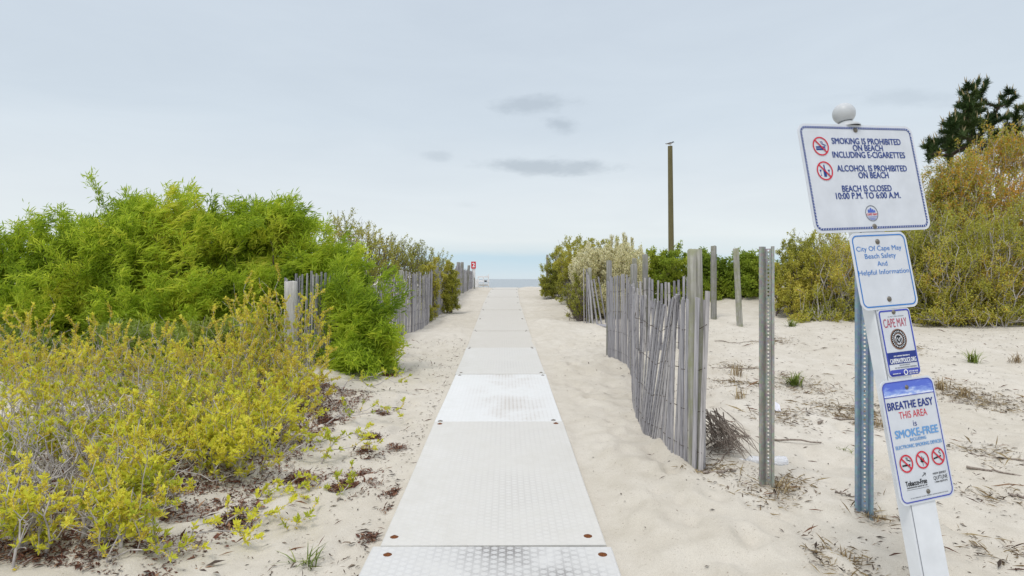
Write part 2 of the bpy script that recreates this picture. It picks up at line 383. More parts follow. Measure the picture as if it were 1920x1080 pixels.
# ------------------------------------------------------------------ plants
def leaves(base, ax, L, Wd, tone, rng, k=0, upn=.5):
    n = len(base); ax = ax/(np.linalg.norm(ax, axis=1)[:, None]+1e-9)
    r = rng.normal(size=(n, 3)); r[:, 2] += upn*2
    s = np.cross(ax, r); s /= np.linalg.norm(s, axis=1)[:, None]+1e-9
    nrm = np.cross(s, ax)
    L = L[:, None]; Wd = Wd[:, None]
    V = np.stack([base, base+ax*L*.5+s*Wd*.5+nrm*Wd*.12, base+ax*L-nrm*L*.12, base+ax*L*.5-s*Wd*.5+nrm*Wd*.12], 1).reshape(-1, 3)
    b = np.arange(n)[:, None]*4
    Fc = np.concatenate([b+np.array([[0, 1, 2]]), b+np.array([[0, 2, 3]])], 1).reshape(-1, 3)
    return (V, Fc, k, np.repeat(np.clip(tone, 0, 1), 2))

def skeleton(rng, roots, tips, alpha=.4, seg=.15, jit=.06, curve=.35):
    cap = len(roots)+len(tips)*8+50
    P = np.zeros((cap, 3)); par = np.full(cap, -1); PL = np.zeros(cap); D = np.zeros((cap, 3)); n = len(roots)
    P[:n] = roots; D[:n] = (0, 0, 1)
    order = np.argsort(np.min(np.linalg.norm(tips[:, None]-roots[None], axis=2), axis=1))
    tipi = np.zeros(len(tips), int)
    for ti in order:
        b = tips[ti]; d = P[:n]-b; dist = np.sqrt((d*d).sum(1))
        a = int(np.argmin(dist+alpha*PL[:n]+.8*np.maximum(0, P[:n, 2]-b[2])))
        dd = max(dist[a], 1e-4); m = int(min(7, max(1, round(dd/seg))))
        c = P[a]+D[a]*dd*curve
        prev = a
        for s in range(1, m+1):
            if n >= cap: break
            u = s/m; q = (1-u)**2*P[a]+2*u*(1-u)*c+u*u*b
            if s < m: q = q+rng.normal(size=3)*jit*dd/m
            P[n] = q; par[n] = prev; e = q-P[prev]; le = math.sqrt(float(e@e))+1e-9; D[n] = e/le; PL[n] = PL[prev]+le; prev = n; n += 1
        tipi[ti] = prev
    P, par, D = P[:n], par[:n], D[:n]
    nd = np.zeros(n); nd[tipi] = 1
    for q in range(n-1, -1, -1):
        if par[q] >= 0: nd[par[q]] += nd[q]
    return P, par, D, nd, tipi

def stems(P, par, nd, r0, pw=.5, rmax=.06, k=0):
    ci = np.where(par >= 0)[0]; pi_ = par[ci]
    rc = np.minimum(r0*np.maximum(nd[ci], 1)**pw, rmax); rp = np.minimum(np.minimum(r0*np.maximum(nd[pi_], 1)**pw, rmax), rc*1.35)
    out = []
    for sel, sides in ((rc < .006, 3), (rc >= .006, 6)):
        a, b, ra, rb = P[pi_[sel]], P[ci[sel]], rp[sel], rc[sel]
        if not len(a): continue
        d = b-a; d /= np.linalg.norm(d, axis=1)[:, None]+1e-9
        ref = np.where(np.abs(d[:, 2:3]) < .9, [[0, 0, 1.]], [[1., 0, 0]]); u = np.cross(d, ref); u /= np.linalg.norm(u, axis=1)[:, None]+1e-9; w = np.cross(d, u)
        an = np.arange(sides)*2*pi/sides; cs = np.cos(an)[None, :, None]*u[:, None]+np.sin(an)[None, :, None]*w[:, None]
        b = b+d*rb[:, None]*.5
        V = np.concatenate([a[:, None]+cs*ra[:, None, None], b[:, None]+cs*rb[:, None, None]], 1).reshape(-1, 3)
        base = np.arange(len(a))[:, None]*2*sides; j = np.arange(sides)[None]; j2 = (j+1) % sides
        out.append((V, np.stack([base+j, base+j2, base+sides+j2, base+sides+j], -1).reshape(-1, 4), k, None))
    return out

def Epx(px, py, Y, rpx, rpy, ry):
    c = at(px, py, Y); return (c[0], c[1], c[2], rpx*Y/F, ry, rpy*Y/F)

def crown_tips(rng, ells, n, shell=.45, clump=2.2, thr=-.35, lump=.22, zmin=.06, low=.35, spike=0):
    ells = np.array(ells, float); vol = (ells[:, 3]*ells[:, 4]*ells[:, 5])**.8; w = vol/vol.sum()
    ph = rng.random((6, 3))*6.28; dr = rng.normal(size=(6, 3))
    out = []; tries = 0
    while len(out) < n and tries < 60:
        tries += 1
        e = ells[rng.choice(len(ells), n, p=w)]
        u = rng.normal(size=(n, 3)); u /= np.linalg.norm(u, axis=1)[:, None]
        lf = 1+lump*(np.sin(u@dr[0]*2.2+ph[0, 0]+e[:, 0])+.7*np.sin(u@dr[1]*4+ph[1, 0])+.6*np.sin(u@dr[2]*7+ph[2, 0]))/1.6
        r = rng.random(n)**shell*lf
        p = e[:, :3]+u*e[:, 3:]*r[:, None]
        f = sum(np.sin(p@dr[k]*clump+ph[k, 1]) for k in range(3))/1.7
        g = np.maximum(hfun(p[:, 0], p[:, 1], False)+zmin, -9)
        ok = (f > thr+rng.normal(0, .25, n)) & (p[:, 2] > g)
        p = p[ok]
        if spike:
            zc = np.median(p[:, 2]); sp = (rng.random(len(p)) < .45) & (p[:, 2] > zc)
            p[sp, 2] += rng.random(sp.sum())**2.2*spike; p[sp, 0] += rng.normal(.1, .2, sp.sum())*spike*.5
        gg = hfun(p[:, 0], p[:, 1], False); lw = (rng.random(len(p)) < low) & (np.arange(len(p)) >= 0)
        p[lw, 2] = gg[lw]+.05+(p[lw, 2]-gg[lw])*rng.uniform(.05, 1, lw.sum()); out.extend(p)
    return np.array(out[:n])

LEAFSETS = {}
def plant(name, label, cat, group, ells, ntips, style, seed, base=None, spread=.3, nroots=6, bare=None, **kw):
    nroots = max(nroots, STYLES[style].get('nroots', 0)); ntips = int(ntips*STYLES[style].get('mul', 1))
    rng = np.random.default_rng(seed); st = dict(STYLES[style]); st.update(kw)
    tips = crown_tips(rng, ells, ntips, st.get('shell', .45), st.get('clump', 2.2), st.get('thr', -.35), st.get('lump', .22), low=st.get('low', .35), spike=st.get('spike', 0))
    ea = np.array(ells)
    if base is None: base = (float((ea[:, 0]*ea[:, 3]).sum()/ea[:, 3].sum()), float((ea[:, 1]*ea[:, 3]).sum()/ea[:, 3].sum()))
    bz = gz(*base)
    rt = []
    for a in range(nroots):
        th = rng.random()*6.28; rr = spread*math.sqrt(rng.random()); x, y = base[0]+rr*cos(th), base[1]+rr*sin(th)
        rt.append((x, y, gz(x, y)-.04))
    return grow(name, label, cat, group, np.array(rt), tips, st, rng, (base[0], base[1], bz), bare)

def grow(name, label, cat, group, roots, tips, st, rng, base, bare=None):
    P, par, D, nd, tipi = skeleton(rng, roots, tips, st.get('alpha', .4), st.get('seg', .15), st.get('jit', .06), st.get('curve', .35))
    T = thing(name, label, cat, base, group)
    org = np.array(base)
    o = build(st.get('stem_name', 'stems'), [(v-org, f, k, tn) for v, f, k, tn in stems(P, par, nd, st['r0'], st.get('pw', .5), st.get('rmax', .05))], [st['twig']], T, True)
    bare = st.get('bare', 0) if bare is None else bare
    # stands of growth share a tint: cluster tone varies slowly through the crown
    ph = rng.random(3)*6; fr = rng.normal(size=(3, 3))*st.get('tint_freq', 1.8)
    tint = lambda q: .5+.5*np.clip(sum(np.sin(q@fr[k]+ph[k]) for k in range(3))/1.8, -1, 1)
    ch = []
    leafy = np.ones(len(P), bool)
    barren = rng.random(len(tipi)) < bare
    leafy[tipi[barren]] = False
    ci = np.where((par >= 0) & (nd <= st.get('leaf_nd', 2)) & leafy)[0]
    ln = np.linalg.norm(P[ci]-P[par[ci]], axis=1)
    for k, s in enumerate(st['leaves']):
        mi = s.get('mi', 0); lo, hi = s['tone']
        if s['on'] != 'tip' and ln.sum() <= 0: continue
        if s['on'] == 'tip':
            idx = np.repeat(tipi[~barren], s['n']); base_ = P[idx]-D[idx]*(rng.random(len(idx))*s.get('back', .02))[:, None]
        else:
            if 'per_m' in s: n = int(ln.sum()*s['per_m'])
            else: n = int(len(tipi)*s['n'])
            idx = rng.choice(ci, n, p=ln/ln.sum()); u = rng.random(n)[:, None]; base_ = P[par[idx]]*(1-u)+P[idx]*u
        n = len(idx)
        if n == 0: continue
        sc = s.get('scatter', 0)
        if sc: base_ = base_+rng.normal(size=(n, 3))*sc
        ax = D[idx]*s.get('along', .6)+rng.normal(size=(n, 3))*s.get('rnd', .6)+np.array([s.get('lean', 0), 0, s.get('up', .2)])
        sz = rng.uniform(.6, 1.15, n)
        tn = lo+(hi-lo)*(.5*tint(base_)+.22*rng.random(n)+.28*tint(P[idx]*7))
        ch.append(leaves(base_, ax, s['L']*sz, s['W']*sz*rng.uniform(.8, 1.2, n), tn, rng, mi, s.get('upn', .5)))
    build(st.get('leaf_name', 'foliage'), [(v-org, f, k, tn) for v, f, k, tn in ch], st['mats'], T)
    return T

STYLES = {
 'willow': dict(r0=.0022, twig='dark_bark', mats=['willow_leaf'], seg=.2, shell=.6, lump=.34, clump=4.2, thr=-.22, leaf_nd=2, rmax=.032, nroots=14, mul=1.5, low=.2, spike=.38, tint_freq=2.6,
    leaves=[dict(on='edge', n=13, L=.13, W=.019, along=.6, rnd=.5, up=-.1, lean=.4, tone=(0, .7), scatter=.05), dict(on='tip', n=36, L=.14, W=.018, along=.85, rnd=.34, up=-.04, lean=.55, tone=(.1, 1.1), back=.46, scatter=.02)]),
 'bayberry': dict(r0=.0017, pw=.42, twig='grey_twig', mats=['bayberry_leaf', 'bayberry_bud'], seg=.09, shell=.5, lump=.28, clump=4.0, thr=-.9, leaf_nd=2, rmax=.010, bare=.64, tint_freq=5, nroots=16, mul=1.8, low=.5, alpha=.6, spike=.3,
    leaves=[dict(on='tip', n=15, L=.038, W=.014, along=.5, rnd=.55, up=.5, tone=(0, 1.05), back=.05), dict(on='edge', n=11, L=.015, W=.009, along=.2, rnd=.8, up=.2, tone=(0, 1), mi=1, scatter=.006)]),
 'budding': dict(r0=.0014, pw=.42, twig='grey_twig', mats=['bayberry_leaf', 'bayberry_bud'], seg=.09, shell=.5, lump=.3, clump=4.0, thr=-.8, leaf_nd=2, rmax=.010, bare=.5, tint_freq=5, nroots=16, mul=2.0, low=.45, alpha=.6, spike=.45,
    leaves=[dict(on='tip', n=8, L=.036, W=.0145, along=.5, rnd=.5, up=.55, tone=(.1, 1.0), back=.02), dict(on='edge', n=15, L=.017, W=.0105, along=.2, rnd=.8, up=.2, tone=(0, 1), mi=1, scatter=.008)]),
 'grey': dict(r0=.0017, pw=.45, twig='pale_twig', mats=['bayberry_leaf', 'bayberry_bud'], seg=.1, shell=.5, lump=.3, clump=4.0, thr=-1.2, leaf_nd=1, rmax=.015, bare=.93, nroots=10, mul=1.6, low=.5, alpha=.5, spike=.1,
    leaves=[dict(on='tip', n=9, L=.036, W=.0145, along=.5, rnd=.5, up=.55, tone=(.1, 1.1), back=.02), dict(on='edge', n=1, L=.013, W=.008, along=.2, rnd=.8, up=.2, tone=(0, 1), mi=1)]),
 'sprig': dict(r0=.0016, twig='grey_twig', mats=['bayberry_leaf', 'bayberry_bud'], seg=.09, shell=.6, thr=-1, leaf_nd=2, rmax=.006, bare=.1, tint_freq=3,
    leaves=[dict(on='tip', n=13, L=.038, W=.014, along=.5, rnd=.5, up=.45, tone=(0, .8), back=.04), dict(on='edge', n=9, L=.018, W=.010, along=.2, rnd=.8, up=.2, tone=(.2, 1), mi=1)]),
 'dull': dict(r0=.0016, twig='grey_twig', mats=['dull_leaf'], seg=.12, shell=.6, leaf_nd=2, rmax=.012, bare=.4, thr=-1, nroots=14, mul=2.2, low=.4,
    leaves=[dict(on='edge', n=16, L=.05, W=.020, along=.5, rnd=.7, up=.2, tone=(0, 1), scatter=.03)]),
 'twiggy': dict(spike=.5, r0=.0028, pw=.42, twig='purple_twig', mats=['olive_leaf'], seg=.2, shell=.55, leaf_nd=2, rmax=.02, bare=.35, alpha=.7, thr=-1.5, lump=.2, nroots=16, mul=2.4,
    leaves=[dict(on='edge', n=7, L=.05, W=.024, along=.4, rnd=.8, up=.2, tone=(0, .9), scatter=.02)]),
 'olive': dict(spike=.5, r0=.0026, pw=.42, twig='purple_twig', mats=['olive_leaf', 'ochre_leaf'], seg=.16, shell=.52, leaf_nd=2, rmax=.02, bare=.28, thr=-.8, lump=.32, nroots=14, mul=2.2,
    leaves=[dict(on='edge', n=18, L=.055, W=.026, along=.4, rnd=.8, up=.25, tone=(0, 1), scatter=.03), dict(on='tip', n=4, L=.06, W=.028, along=.4, rnd=.7, up=.3, tone=(0, .6), mi=1, back=.1)]),
 'ochre': dict(r0=.0036, pw=.38, twig='pale_twig', mats=['olive_leaf', 'ochre_leaf'], seg=.18, shell=.55, leaf_nd=2, rmax=.016, bare=.66, thr=-.8, lump=.34, tint_freq=2.6, nroots=22, mul=3.0, alpha=.7, spike=.7,
    leaves=[dict(on='edge', n=8, L=.05, W=.024, along=.4, rnd=.8, up=.25, tone=(.1, 1), scatter=.05), dict(on='tip', n=8, L=.05, W=.025, along=.4, rnd=.7, up=.3, tone=(0, .95), mi=1, back=.14)]),
 'rusty': dict(r0=.0032, pw=.38, twig='pale_twig', mats=['olive_leaf', 'rust_leaf'], seg=.18, shell=.5, leaf_nd=2, rmax=.02, bare=.38, thr=-.8, lump=.28, tint_freq=2.0, nroots=22, mul=3.2, low=.3, alpha=.7, spike=.6,
    leaves=[dict(on='edge', n=6, L=.055, W=.028, along=.4, rnd=.8, up=.25, tone=(0, 1), scatter=.05), dict(on='tip', n=14, L=.056, W=.028, along=.4, rnd=.7, up=.3, tone=(0, 1), mi=1, back=.2, scatter=.02)]),
 'bright': dict(spike=.35, r0=.0026, twig='brown_twig', mats=['bright_leaf'], seg=.18, shell=.5, leaf_nd=2, rmax=.02, bare=.05, thr=-.9, lump=.26, nroots=12, mul=1.7,
    leaves=[dict(on='edge', n=20, L=.075, W=.038, along=.4, rnd=.8, up=.3, tone=(0, 1), scatter=.04), dict(on='tip', n=7, L=.075, W=.038, along=.4, rnd=.7, up=.3, tone=(.3, 1), back=.1)]),
 'cream': dict(r0=.0022, pw=.42, twig='brown_twig', mats=['cream_bloom', 'dull_leaf'], seg=.18, shell=.5, leaf_nd=3, rmax=.018, bare=.05, alpha=.7, thr=-1.5, lump=.16, nroots=18, mul=2.2, low=.2, spike=.25,
    leaves=[dict(on='edge', n=16, L=.046, W=.028, along=.5, rnd=.6, up=.3, tone=(0, 1), scatter=.03), dict(on='tip', n=16, L=.046, W=.028, along=.5, rnd=.5, up=.3, tone=(.2, 1), back=.25, scatter=.01), dict(on='edge', n=2, L=.045, W=.02, along=.5, rnd=.6, up=.3, tone=(0, 1), mi=1)]),
}

# --- big green narrow-leaved shrubs on the left
GG = 'bright green narrow-leaved shrubs left of the path'
plant('green_shrub', 'bright green feathery shrub cut off by the left edge of the photo', 'shrub', GG,
      [Epx(-40, 545, 10, 130, 85, 1.2), Epx(70, 505, 10.3, 110, 80, 1.1), Epx(120, 440, 10.3, 70, 36, .7), Epx(40, 590, 9.4, 150, 70, 1.0), Epx(-60, 600, 9, 130, 70, 1), Epx(170, 560, 9.4, 90, 70, .8)], 1250, 'willow', 101, spread=.7, nroots=8)
plant('green_shrub', 'tallest bright green feathery shrub in the middle of the left thicket', 'shrub', GG,
      [Epx(300, 480, 10.2, 130, 85, 1.3), Epx(235, 405, 10.2, 55, 42, .6), Epx(330, 412, 10.3, 75, 36, .7), Epx(215, 470, 9.9, 80, 75, .9), Epx(290, 580, 9.3, 140, 75, 1.0)], 1400, 'willow', 102, spread=.7, nroots=8)
plant('green_shrub', 'bright green feathery shrub standing behind the slatted fence post on the left', 'shrub', GG,
      [Epx(480, 480, 10.6, 130, 80, 1.2), Epx(440, 412, 10.6, 60, 38, .6), Epx(510, 415, 10.6, 60, 42, .6), Epx(572, 425, 10.6, 30, 30, .35), Epx(610, 505, 10.4, 70, 62, .8), Epx(450, 570, 9.8, 110, 70, .8), Epx(570, 540, 10.2, 90, 62, .7)], 1450, 'willow', 103, spread=.7, nroots=8)
plant('green_shrub', 'small bright green shrub overhanging the fence beside the sand', 'shrub', GG,
      [Epx(690, 590, 8.6, 62, 32, .45), Epx(706, 645, 8.4, 44, 30, .4), Epx(650, 655, 8.2, 70, 46, .5), Epx(650, 535, 9.5, 46, 34, .3), Epx(625, 580, 8.8, 40, 40, .3)], 400, 'willow', 104, base=(-2.25, 8.35), spread=.4, nroots=9, thr=-.08, lump=.5, clump=6, spike=.5)
GD = 'low dull green undergrowth below the green shrubs'
plant('undergrowth_bush', 'low grey-twigged green bush under the far left green shrub', 'shrub', GD, [Epx(60, 660, 7.6, 150, 42, .6), Epx(-60, 640, 7.8, 90, 45, .6)], 420, 'dull', 111, spread=.6)
plant('undergrowth_bush', 'low dull green bush under the tallest green shrub', 'shrub', GD, [Epx(270, 640, 7.8, 130, 45, .6), Epx(360, 655, 7.6, 80, 45, .5)], 460, 'dull', 112, spread=.6, bare=.2)
plant('undergrowth_bush', 'dark green bush in the shade beside the fence post', 'shrub', GD, [Epx(430, 650, 7.8, 70, 55, .5), Epx(480, 700, 7.4, 70, 40, .4)], 340, 'dull', 113, spread=.4, bare=.15)

# --- yellow thicket in the left foreground
GB = 'yellow-green bushes filling the left foreground'
def ub(label, x, y, rx, ry, top, seed, n=330, low=.12, style='bayberry', extra=None, **kw):
    z0 = gz(x, y); hz_ = max((top-z0-low)/2, .08)
    e = [(x, y, z0+low+hz_, rx, ry, hz_), (x+.25*rx, y-.2*ry, z0+low+hz_*1.25, rx*.6, ry*.6, hz_*.8), (x-.3*rx, y+.25*ry, z0+low+hz_*1.2, rx*.55, ry*.55, hz_*.85)]
    return plant('bayberry_bush', label, 'bush', GB, e+(extra or []), n, style, seed, base=(x, y), spread=rx*.55, nroots=9, **kw)
ub('yellow bush at the far left in the back of the thicket', -5.25, 6.5, .62, .55, 1.02, 201, style='budding')
ub('orange-tipped bush in the back row, second from the left edge', -4.45, 6.5, .60, .5, 1.00, 202, style='budding')
ub('yellow bush in the back row below the tallest green shrub', -3.65, 6.4, .6, .5, .93, 203)
ub('yellow-orange bush in the back row beside the tall orange one', -3.0, 6.2, .5, .5, .98, 204, style='budding')
ub('tall orange-budded bush in front of the left fence post', -2.78, 6.9, .58, .4, 1.4, 205, 560, bare=.3, extra=[(-3.0, 6.8, 1.1, .25, .25, .36), (-2.3, 6.8, .9, .3, .3, .35)], style='budding')
ub('yellow bush in the middle row at the left edge', -4.1, 5.2, .55, .5, .86, 206)
ub('dense yellow bush in the middle row, left of centre', -3.35, 5.15, .58, .5, .84, 207)
ub('yellow-green bush in the middle row with many bare grey twigs', -2.65, 5.2, .55, .5, .78, 208, bare=.5)
ub('bright yellow bush leaning over the litter at the thicket edge', -2.05, 4.95, .46, .42, .60, 209, 380, bare=.2)
ub('low yellow bush with orange buds near the fence foot', -2.15, 6.0, .42, .4, .72, 210, 300, style='budding')
ub('grey-twigged bush at the left edge of the foreground', -3.25, 4.1, .5, .42, .66, 211, 300, bare=.62)
ub('half bare bush with yellow tips in the left foreground', -2.6, 4.15, .5, .42, .58, 212, 300, bare=.55)
ub('yellow bush spilling onto the sand beside the red-brown litter', -1.95, 4.2, .36, .34, .6, 213, 260, bare=.25)
ub('nearest bare grey bush in the bottom left corner', -2.75, 3.35, .42, .32, .62, 214, 240, style='grey')
ub('low leafy bush at the sand edge in the bottom left', -2.25, 3.55, .36, .3, .54, 215, 240, bare=.45)
ub('tangle of grey twigs with few yellow tips at the left edge', -3.35, 4.6, .55, .45, .72, 216, 300, style='grey')
ub('yellow bush between the middle row and the litter bed', -2.7, 4.65, .5, .42, .64, 217, 300, bare=.45)
ub('yellow-tipped bush behind the spilling one', -2.1, 4.55, .4, .35, .64, 218, 260, bare=.4)
ub('pale arching branches lying over the litter at the bottom left', -2.45, 3.75, .5, .3, .60, 219, 120, style='grey')
ub('grey branch tangle in front of the half bare bush', -3.0, 3.8, .5, .3, .72, 220, 170, style='grey')
ub('thin grey twigs between the yellow bushes and the litter bed', -1.95, 4.65, .4, .3, .62, 221, 120, style='grey')
ub('yellow-tipped bush cut off by the bottom edge at the far left', -2.5, 3.02, .36, .24, .55, 222, 200, bare=.6)
ub('small yellow bush at the bottom edge beside the litter', -2.02, 3.1, .26, .2, .46, 223, 130, bare=.5)
ub('grey branches with a few leaves at the bottom edge on the far left', -2.3, 3.25, .4, .25, .5, 224, 120, style='grey')
GS = 'leafy sprigs creeping out over the sand'
def sprig(label, px, py, L, ang, seed, n=14, hgt=.12):
    """one creeping shoot: tips strung along an arching stem"""
    Y = 4.5
    for _ in range(12): 
        x = (px-CX)/F*Y; Y = F*(CZ-gz(x, Y))/(py-CY)
    x = (px-CX)/F*Y; rng = np.random.default_rng(seed)
    u = rng.random(n)*.85+.15; tips = np.stack([x+cos(ang)*L*u+rng.normal(0, .05, n), Y+sin(ang)*L*u+rng.normal(0, .05, n), np.zeros(n)], 1)
    tips[:, 2] = hfun(tips[:, 0], tips[:, 1])+hgt*(.3+.9*rng.random(n))
    grow('creeping_sprig', label, 'sprig', GS, np.array([[x, Y, gz(x, Y)-.02]]), tips, STYLES['sprig'], rng, (x, Y, gz(x, Y)))
sprig('leafy sprig in the bottom left corner of the sand', 200, 1060, .34, .3, 301, 14, .16)
sprig('leafy sprig at the bottom edge left of the grass tuft', 330, 1035, .4, .5, 302, 16, .14)
sprig('leafy sprig reaching over bare sand below the yellow bush', 420, 985, .42, .2, 303, 18, .16)
sprig('long thin sprig lying toward the red-brown litter clump', 480, 930, .55, .45, 304, 18, .08)
sprig('upright sprig in the red-brown litter clump beside the mat', 632, 930, .14, .8, 305, 9, .16)
sprig('small lone sprig between the thicket and the mat', 548, 1000, .16, 1.0, 306, 5, .14)
sprig('long sprig arching toward the mat below the green shrub', 610, 800, .8, .65, 307, 20, .22)
sprig('leafy sprig over the middle litter patch', 600, 870, .55, .8, 308, 20, .2)
sprig('yellow-green sprig at the sandy foot of the small green shrub', 640, 735, .75, .5, 309, 26, .22)
sprig('leafy sprig at the thicket corner beside the litter', 520, 860, .5, .3, 310, 24, .2)
sprig('leafy sprig along the sand under the fence', 690, 690, .5, .3, 311, 20, .3)

# --- brown twiggy dune shrubs behind the left fence
GT = 'brown twiggy shrubs on the dune behind the left fence'
plant('dune_shrub', 'grey twiggy shrub rising behind the green shrub, left end of the dune row', 'shrub', GT, [Epx(650, 480, 14.5, 55, 60, .9), Epx(640, 440, 14.5, 38, 30, .6)], 420, 'twiggy', 121)
plant('dune_shrub', 'tall brown twiggy shrub on the dune above the fence', 'shrub', GT, [Epx(705, 490, 15.5, 50, 48, .9), Epx(690, 455, 15.5, 34, 22, .6)], 420, 'twiggy', 122)
plant('dune_shrub', 'brown shrub with olive leaf tufts in the middle of the dune row', 'shrub', GT, [Epx(745, 490, 16.5, 42, 34, .9), Epx(735, 468, 16.5, 26, 16, .5)], 380, 'twiggy', 123, bare=.2)
plant('dune_shrub', 'olive-tufted shrub toward the right end of the dune row', 'shrub', GT, [Epx(785, 495, 18, 34, 26, .8), Epx(778, 478, 18, 20, 14, .5)], 320, 'twiggy', 124, bare=.15)
plant('dune_shrub', 'low olive shrub where the dune row meets the fence posts', 'shrub', GT, [Epx(822, 503, 20, 26, 18, .7)], 220, 'twiggy', 125, bare=.15)
GO = 'olive bushes growing through the left fence'
plant('olive_bush', 'olive bush sticking through the fence nearest the sea', 'bush', GO, [Epx(842, 540, 17.5, 17, 32, .35), Epx(826, 525, 17.8, 20, 26, .3)], 300, 'olive', 131, base=(-1.85, 17.6), spread=.15)
plant('olive_bush', 'olive bush hugging the middle of the left fence', 'bush', GO, [Epx(805, 545, 15.6, 14, 34, .25), Epx(800, 585, 15, 11, 16, .2)], 220, 'olive', 132, base=(-2.05, 15.3), spread=.12)

# --- right side: blossom bush and green bushes by the path
GC = 'cream-blossomed bushes right of the path'
plant('blossom_bush', 'wide cream-blossomed bush nearest the path', 'bush', GC, [Epx(1108, 512, 16.5, 44, 42, .9), Epx(1092, 548, 16.2, 26, 36, .6), Epx(1140, 498, 16.5, 38, 30, .8)], 1000, 'cream', 141, spread=.4)
plant('blossom_bush', 'cream-blossomed bush behind the two near fence bends', 'bush', GC, [Epx(1165, 502, 16, 48, 42, .9), Epx(1150, 555, 15.6, 40, 36, .6)], 760, 'cream', 142, spread=.4)
plant('dune_shrub', 'dark twiggy shrub showing above the cream blossom', 'shrub', None, [Epx(1120, 485, 19, 66, 26, .8), Epx(1066, 500, 20, 30, 38, .7)], 620, 'olive', 143, bare=.25)
plant('dark_underbrush', 'dark twiggy brush at the foot of the cream bush', 'brush', None, [Epx(1095, 570, 15.2, 30, 34, .3), Epx(1075, 555, 15.8, 18, 30, .3)], 380, 'twiggy', 144, bare=.75, spread=.3)
GR = 'green bushes right of the path'
plant('green_bush', 'small olive green bush beside the sea gap at the far right fence', 'bush', GR, [Epx(1036, 518, 23, 21, 32, .5), Epx(1050, 492, 23, 18, 20, .4), Epx(1030, 540, 22.6, 14, 12, .3)], 520, 'olive', 151, spread=.2)
plant('green_bush', 'rounded green bush left of the tall fence post', 'bush', GR, [Epx(1248, 510, 17, 46, 36, .9), Epx(1225, 495, 17, 22, 18, .5)], 520, 'bright', 152, spread=.4)
plant('green_bush', 'green bush behind the pair of thin grey posts', 'bush', GR, [Epx(1335, 538, 17, 58, 52, .9), Epx(1322, 502, 17, 30, 26, .6)], 720, 'bright', 153, spread=.4)
plant('green_bush', 'green bush with a pointed top behind the metal post', 'bush', GR, [Epx(1412, 538, 16.5, 54, 54, .9), Epx(1410, 502, 16.5, 34, 28, .6)], 700, 'bright', 154, spread=.4)
# grey plume-like stems above the blossom
rng = np.random.default_rng(77); T = thing('plume_grass', 'tall grey plume stems standing above the cream blossom', 'reeds', (3.05, 16.8, gz(3.05, 16.8))); ch = []
for px, py in ((1147, 445), (1157, 455), (1169, 440), (1174, 448), (1185, 450)):
    b = at(px-2, 520, 16.8); e = at(px, py, 16.8); b[2] = gz(b[0], b[1]); b[0] += rng.normal(0, .05)
    ch.append((b, e))
org = np.array(T.location)
build('stems', [(v-org, f, k, tn) for b, e in ch for v, f, k, tn in tube(np.linspace(b, e, 6), .008, 4)], ['pale_twig'], T, True)
pl = []
for b, e in ch:
    n = 160; u = rng.random(n)[:, None]*.2+.8; pl.append(leaves(b*(1-u)+e*u+rng.normal(0, .02, (n, 3)), rng.normal(0, .25, (n, 3))+(0, 0, 1), np.full(n, .09), np.full(n, .016), rng.random(n), rng))
build('plumes', [(v-org, f, k, tn) for v, f, k, tn in pl], ['cream_bloom'], T)

# --- right side: the olive and rusty thicket
GQ = 'olive and rust shrubs along the right sand edge'
plant('coastal_shrub', 'olive shrub right of the metal post at the left end of the thicket', 'shrub', GQ, [Epx(1500, 545, 14, 56, 56, .8), Epx(1490, 500, 14.3, 40, 32, .6)], 620, 'olive', 161, spread=.5)
plant('coastal_shrub', 'twiggy grey-topped shrub left of the white sign post', 'shrub', GQ, [Epx(1530, 495, 15.5, 60, 40, .8), Epx(1510, 470, 15.6, 46, 22, .6)], 480, 'twiggy', 162, bare=.4)
plant('coastal_shrub', 'yellow-olive shrub directly behind the blue metal post', 'shrub', GQ, [Epx(1580, 535, 13.5, 64, 62, .8), Epx(1570, 485, 13.7, 46, 34, .6)], 700, 'ochre', 163, spread=.5)
plant('coastal_shrub', 'ochre shrub behind the square blue bordered sign', 'shrub', GQ, [Epx(1665, 530, 13.5, 66, 64, .8), Epx(1665, 470, 13.8, 56, 40, .7)], 700, 'ochre', 164, spread=.5)
plant('coastal_shrub', 'grey-twigged ochre shrub just right of the signs', 'shrub', GQ, [Epx(1750, 525, 13, 66, 72, .8), Epx(1745, 465, 13.2, 48, 46, .6)], 820, 'ochre', 165, spread=.5, bare=.4)
plant('coastal_shrub', 'pale twiggy shrub low at the right edge', 'shrub', GQ, [Epx(1840, 525, 12.8, 66, 74, .8), Epx(1850, 465, 13, 56, 44, .7)], 820, 'ochre', 166, spread=.5, bare=.5)
plant('coastal_shrub', 'ochre shrub cut off by the right edge', 'shrub', GQ, [Epx(1925, 520, 12.8, 60, 80, .8), Epx(1950, 460, 12.8, 60, 60, .8)], 600, 'ochre', 167, spread=.5, bare=.4)
plant('coastal_shrub', 'tall rust-tinged shrub below the left pine', 'shrub', GQ, [Epx(1775, 420, 15, 56, 62, .9), Epx(1765, 360, 15.2, 34, 40, .6), Epx(1800, 340, 15.2, 50, 44, .7)], 820, 'rusty', 168, base=(10.7, 15), spread=.5)
plant('coastal_shrub', 'tallest rust-orange shrub at the right edge below the pines', 'shrub', GQ, [Epx(1880, 370, 15.5, 70, 66, 1.0), Epx(1865, 292, 15.6, 50, 30, .7), Epx(1910, 285, 15.6, 46, 38, .7), Epx(1850, 420, 15, 70, 60, .9), Epx(1920, 420, 15, 70, 70, .9)], 1250, 'rusty', 169, base=(12.4, 15.4), spread=.6)
plant('coastal_shrub', 'low brown-green brush at the sand edge right of the signs', 'shrub', GQ, [Epx(1790, 590, 12.4, 60, 16, .4), Epx(1870, 592, 12.4, 60, 14, .4)], 260, 'ochre', 170, spread=.6, bare=.7)
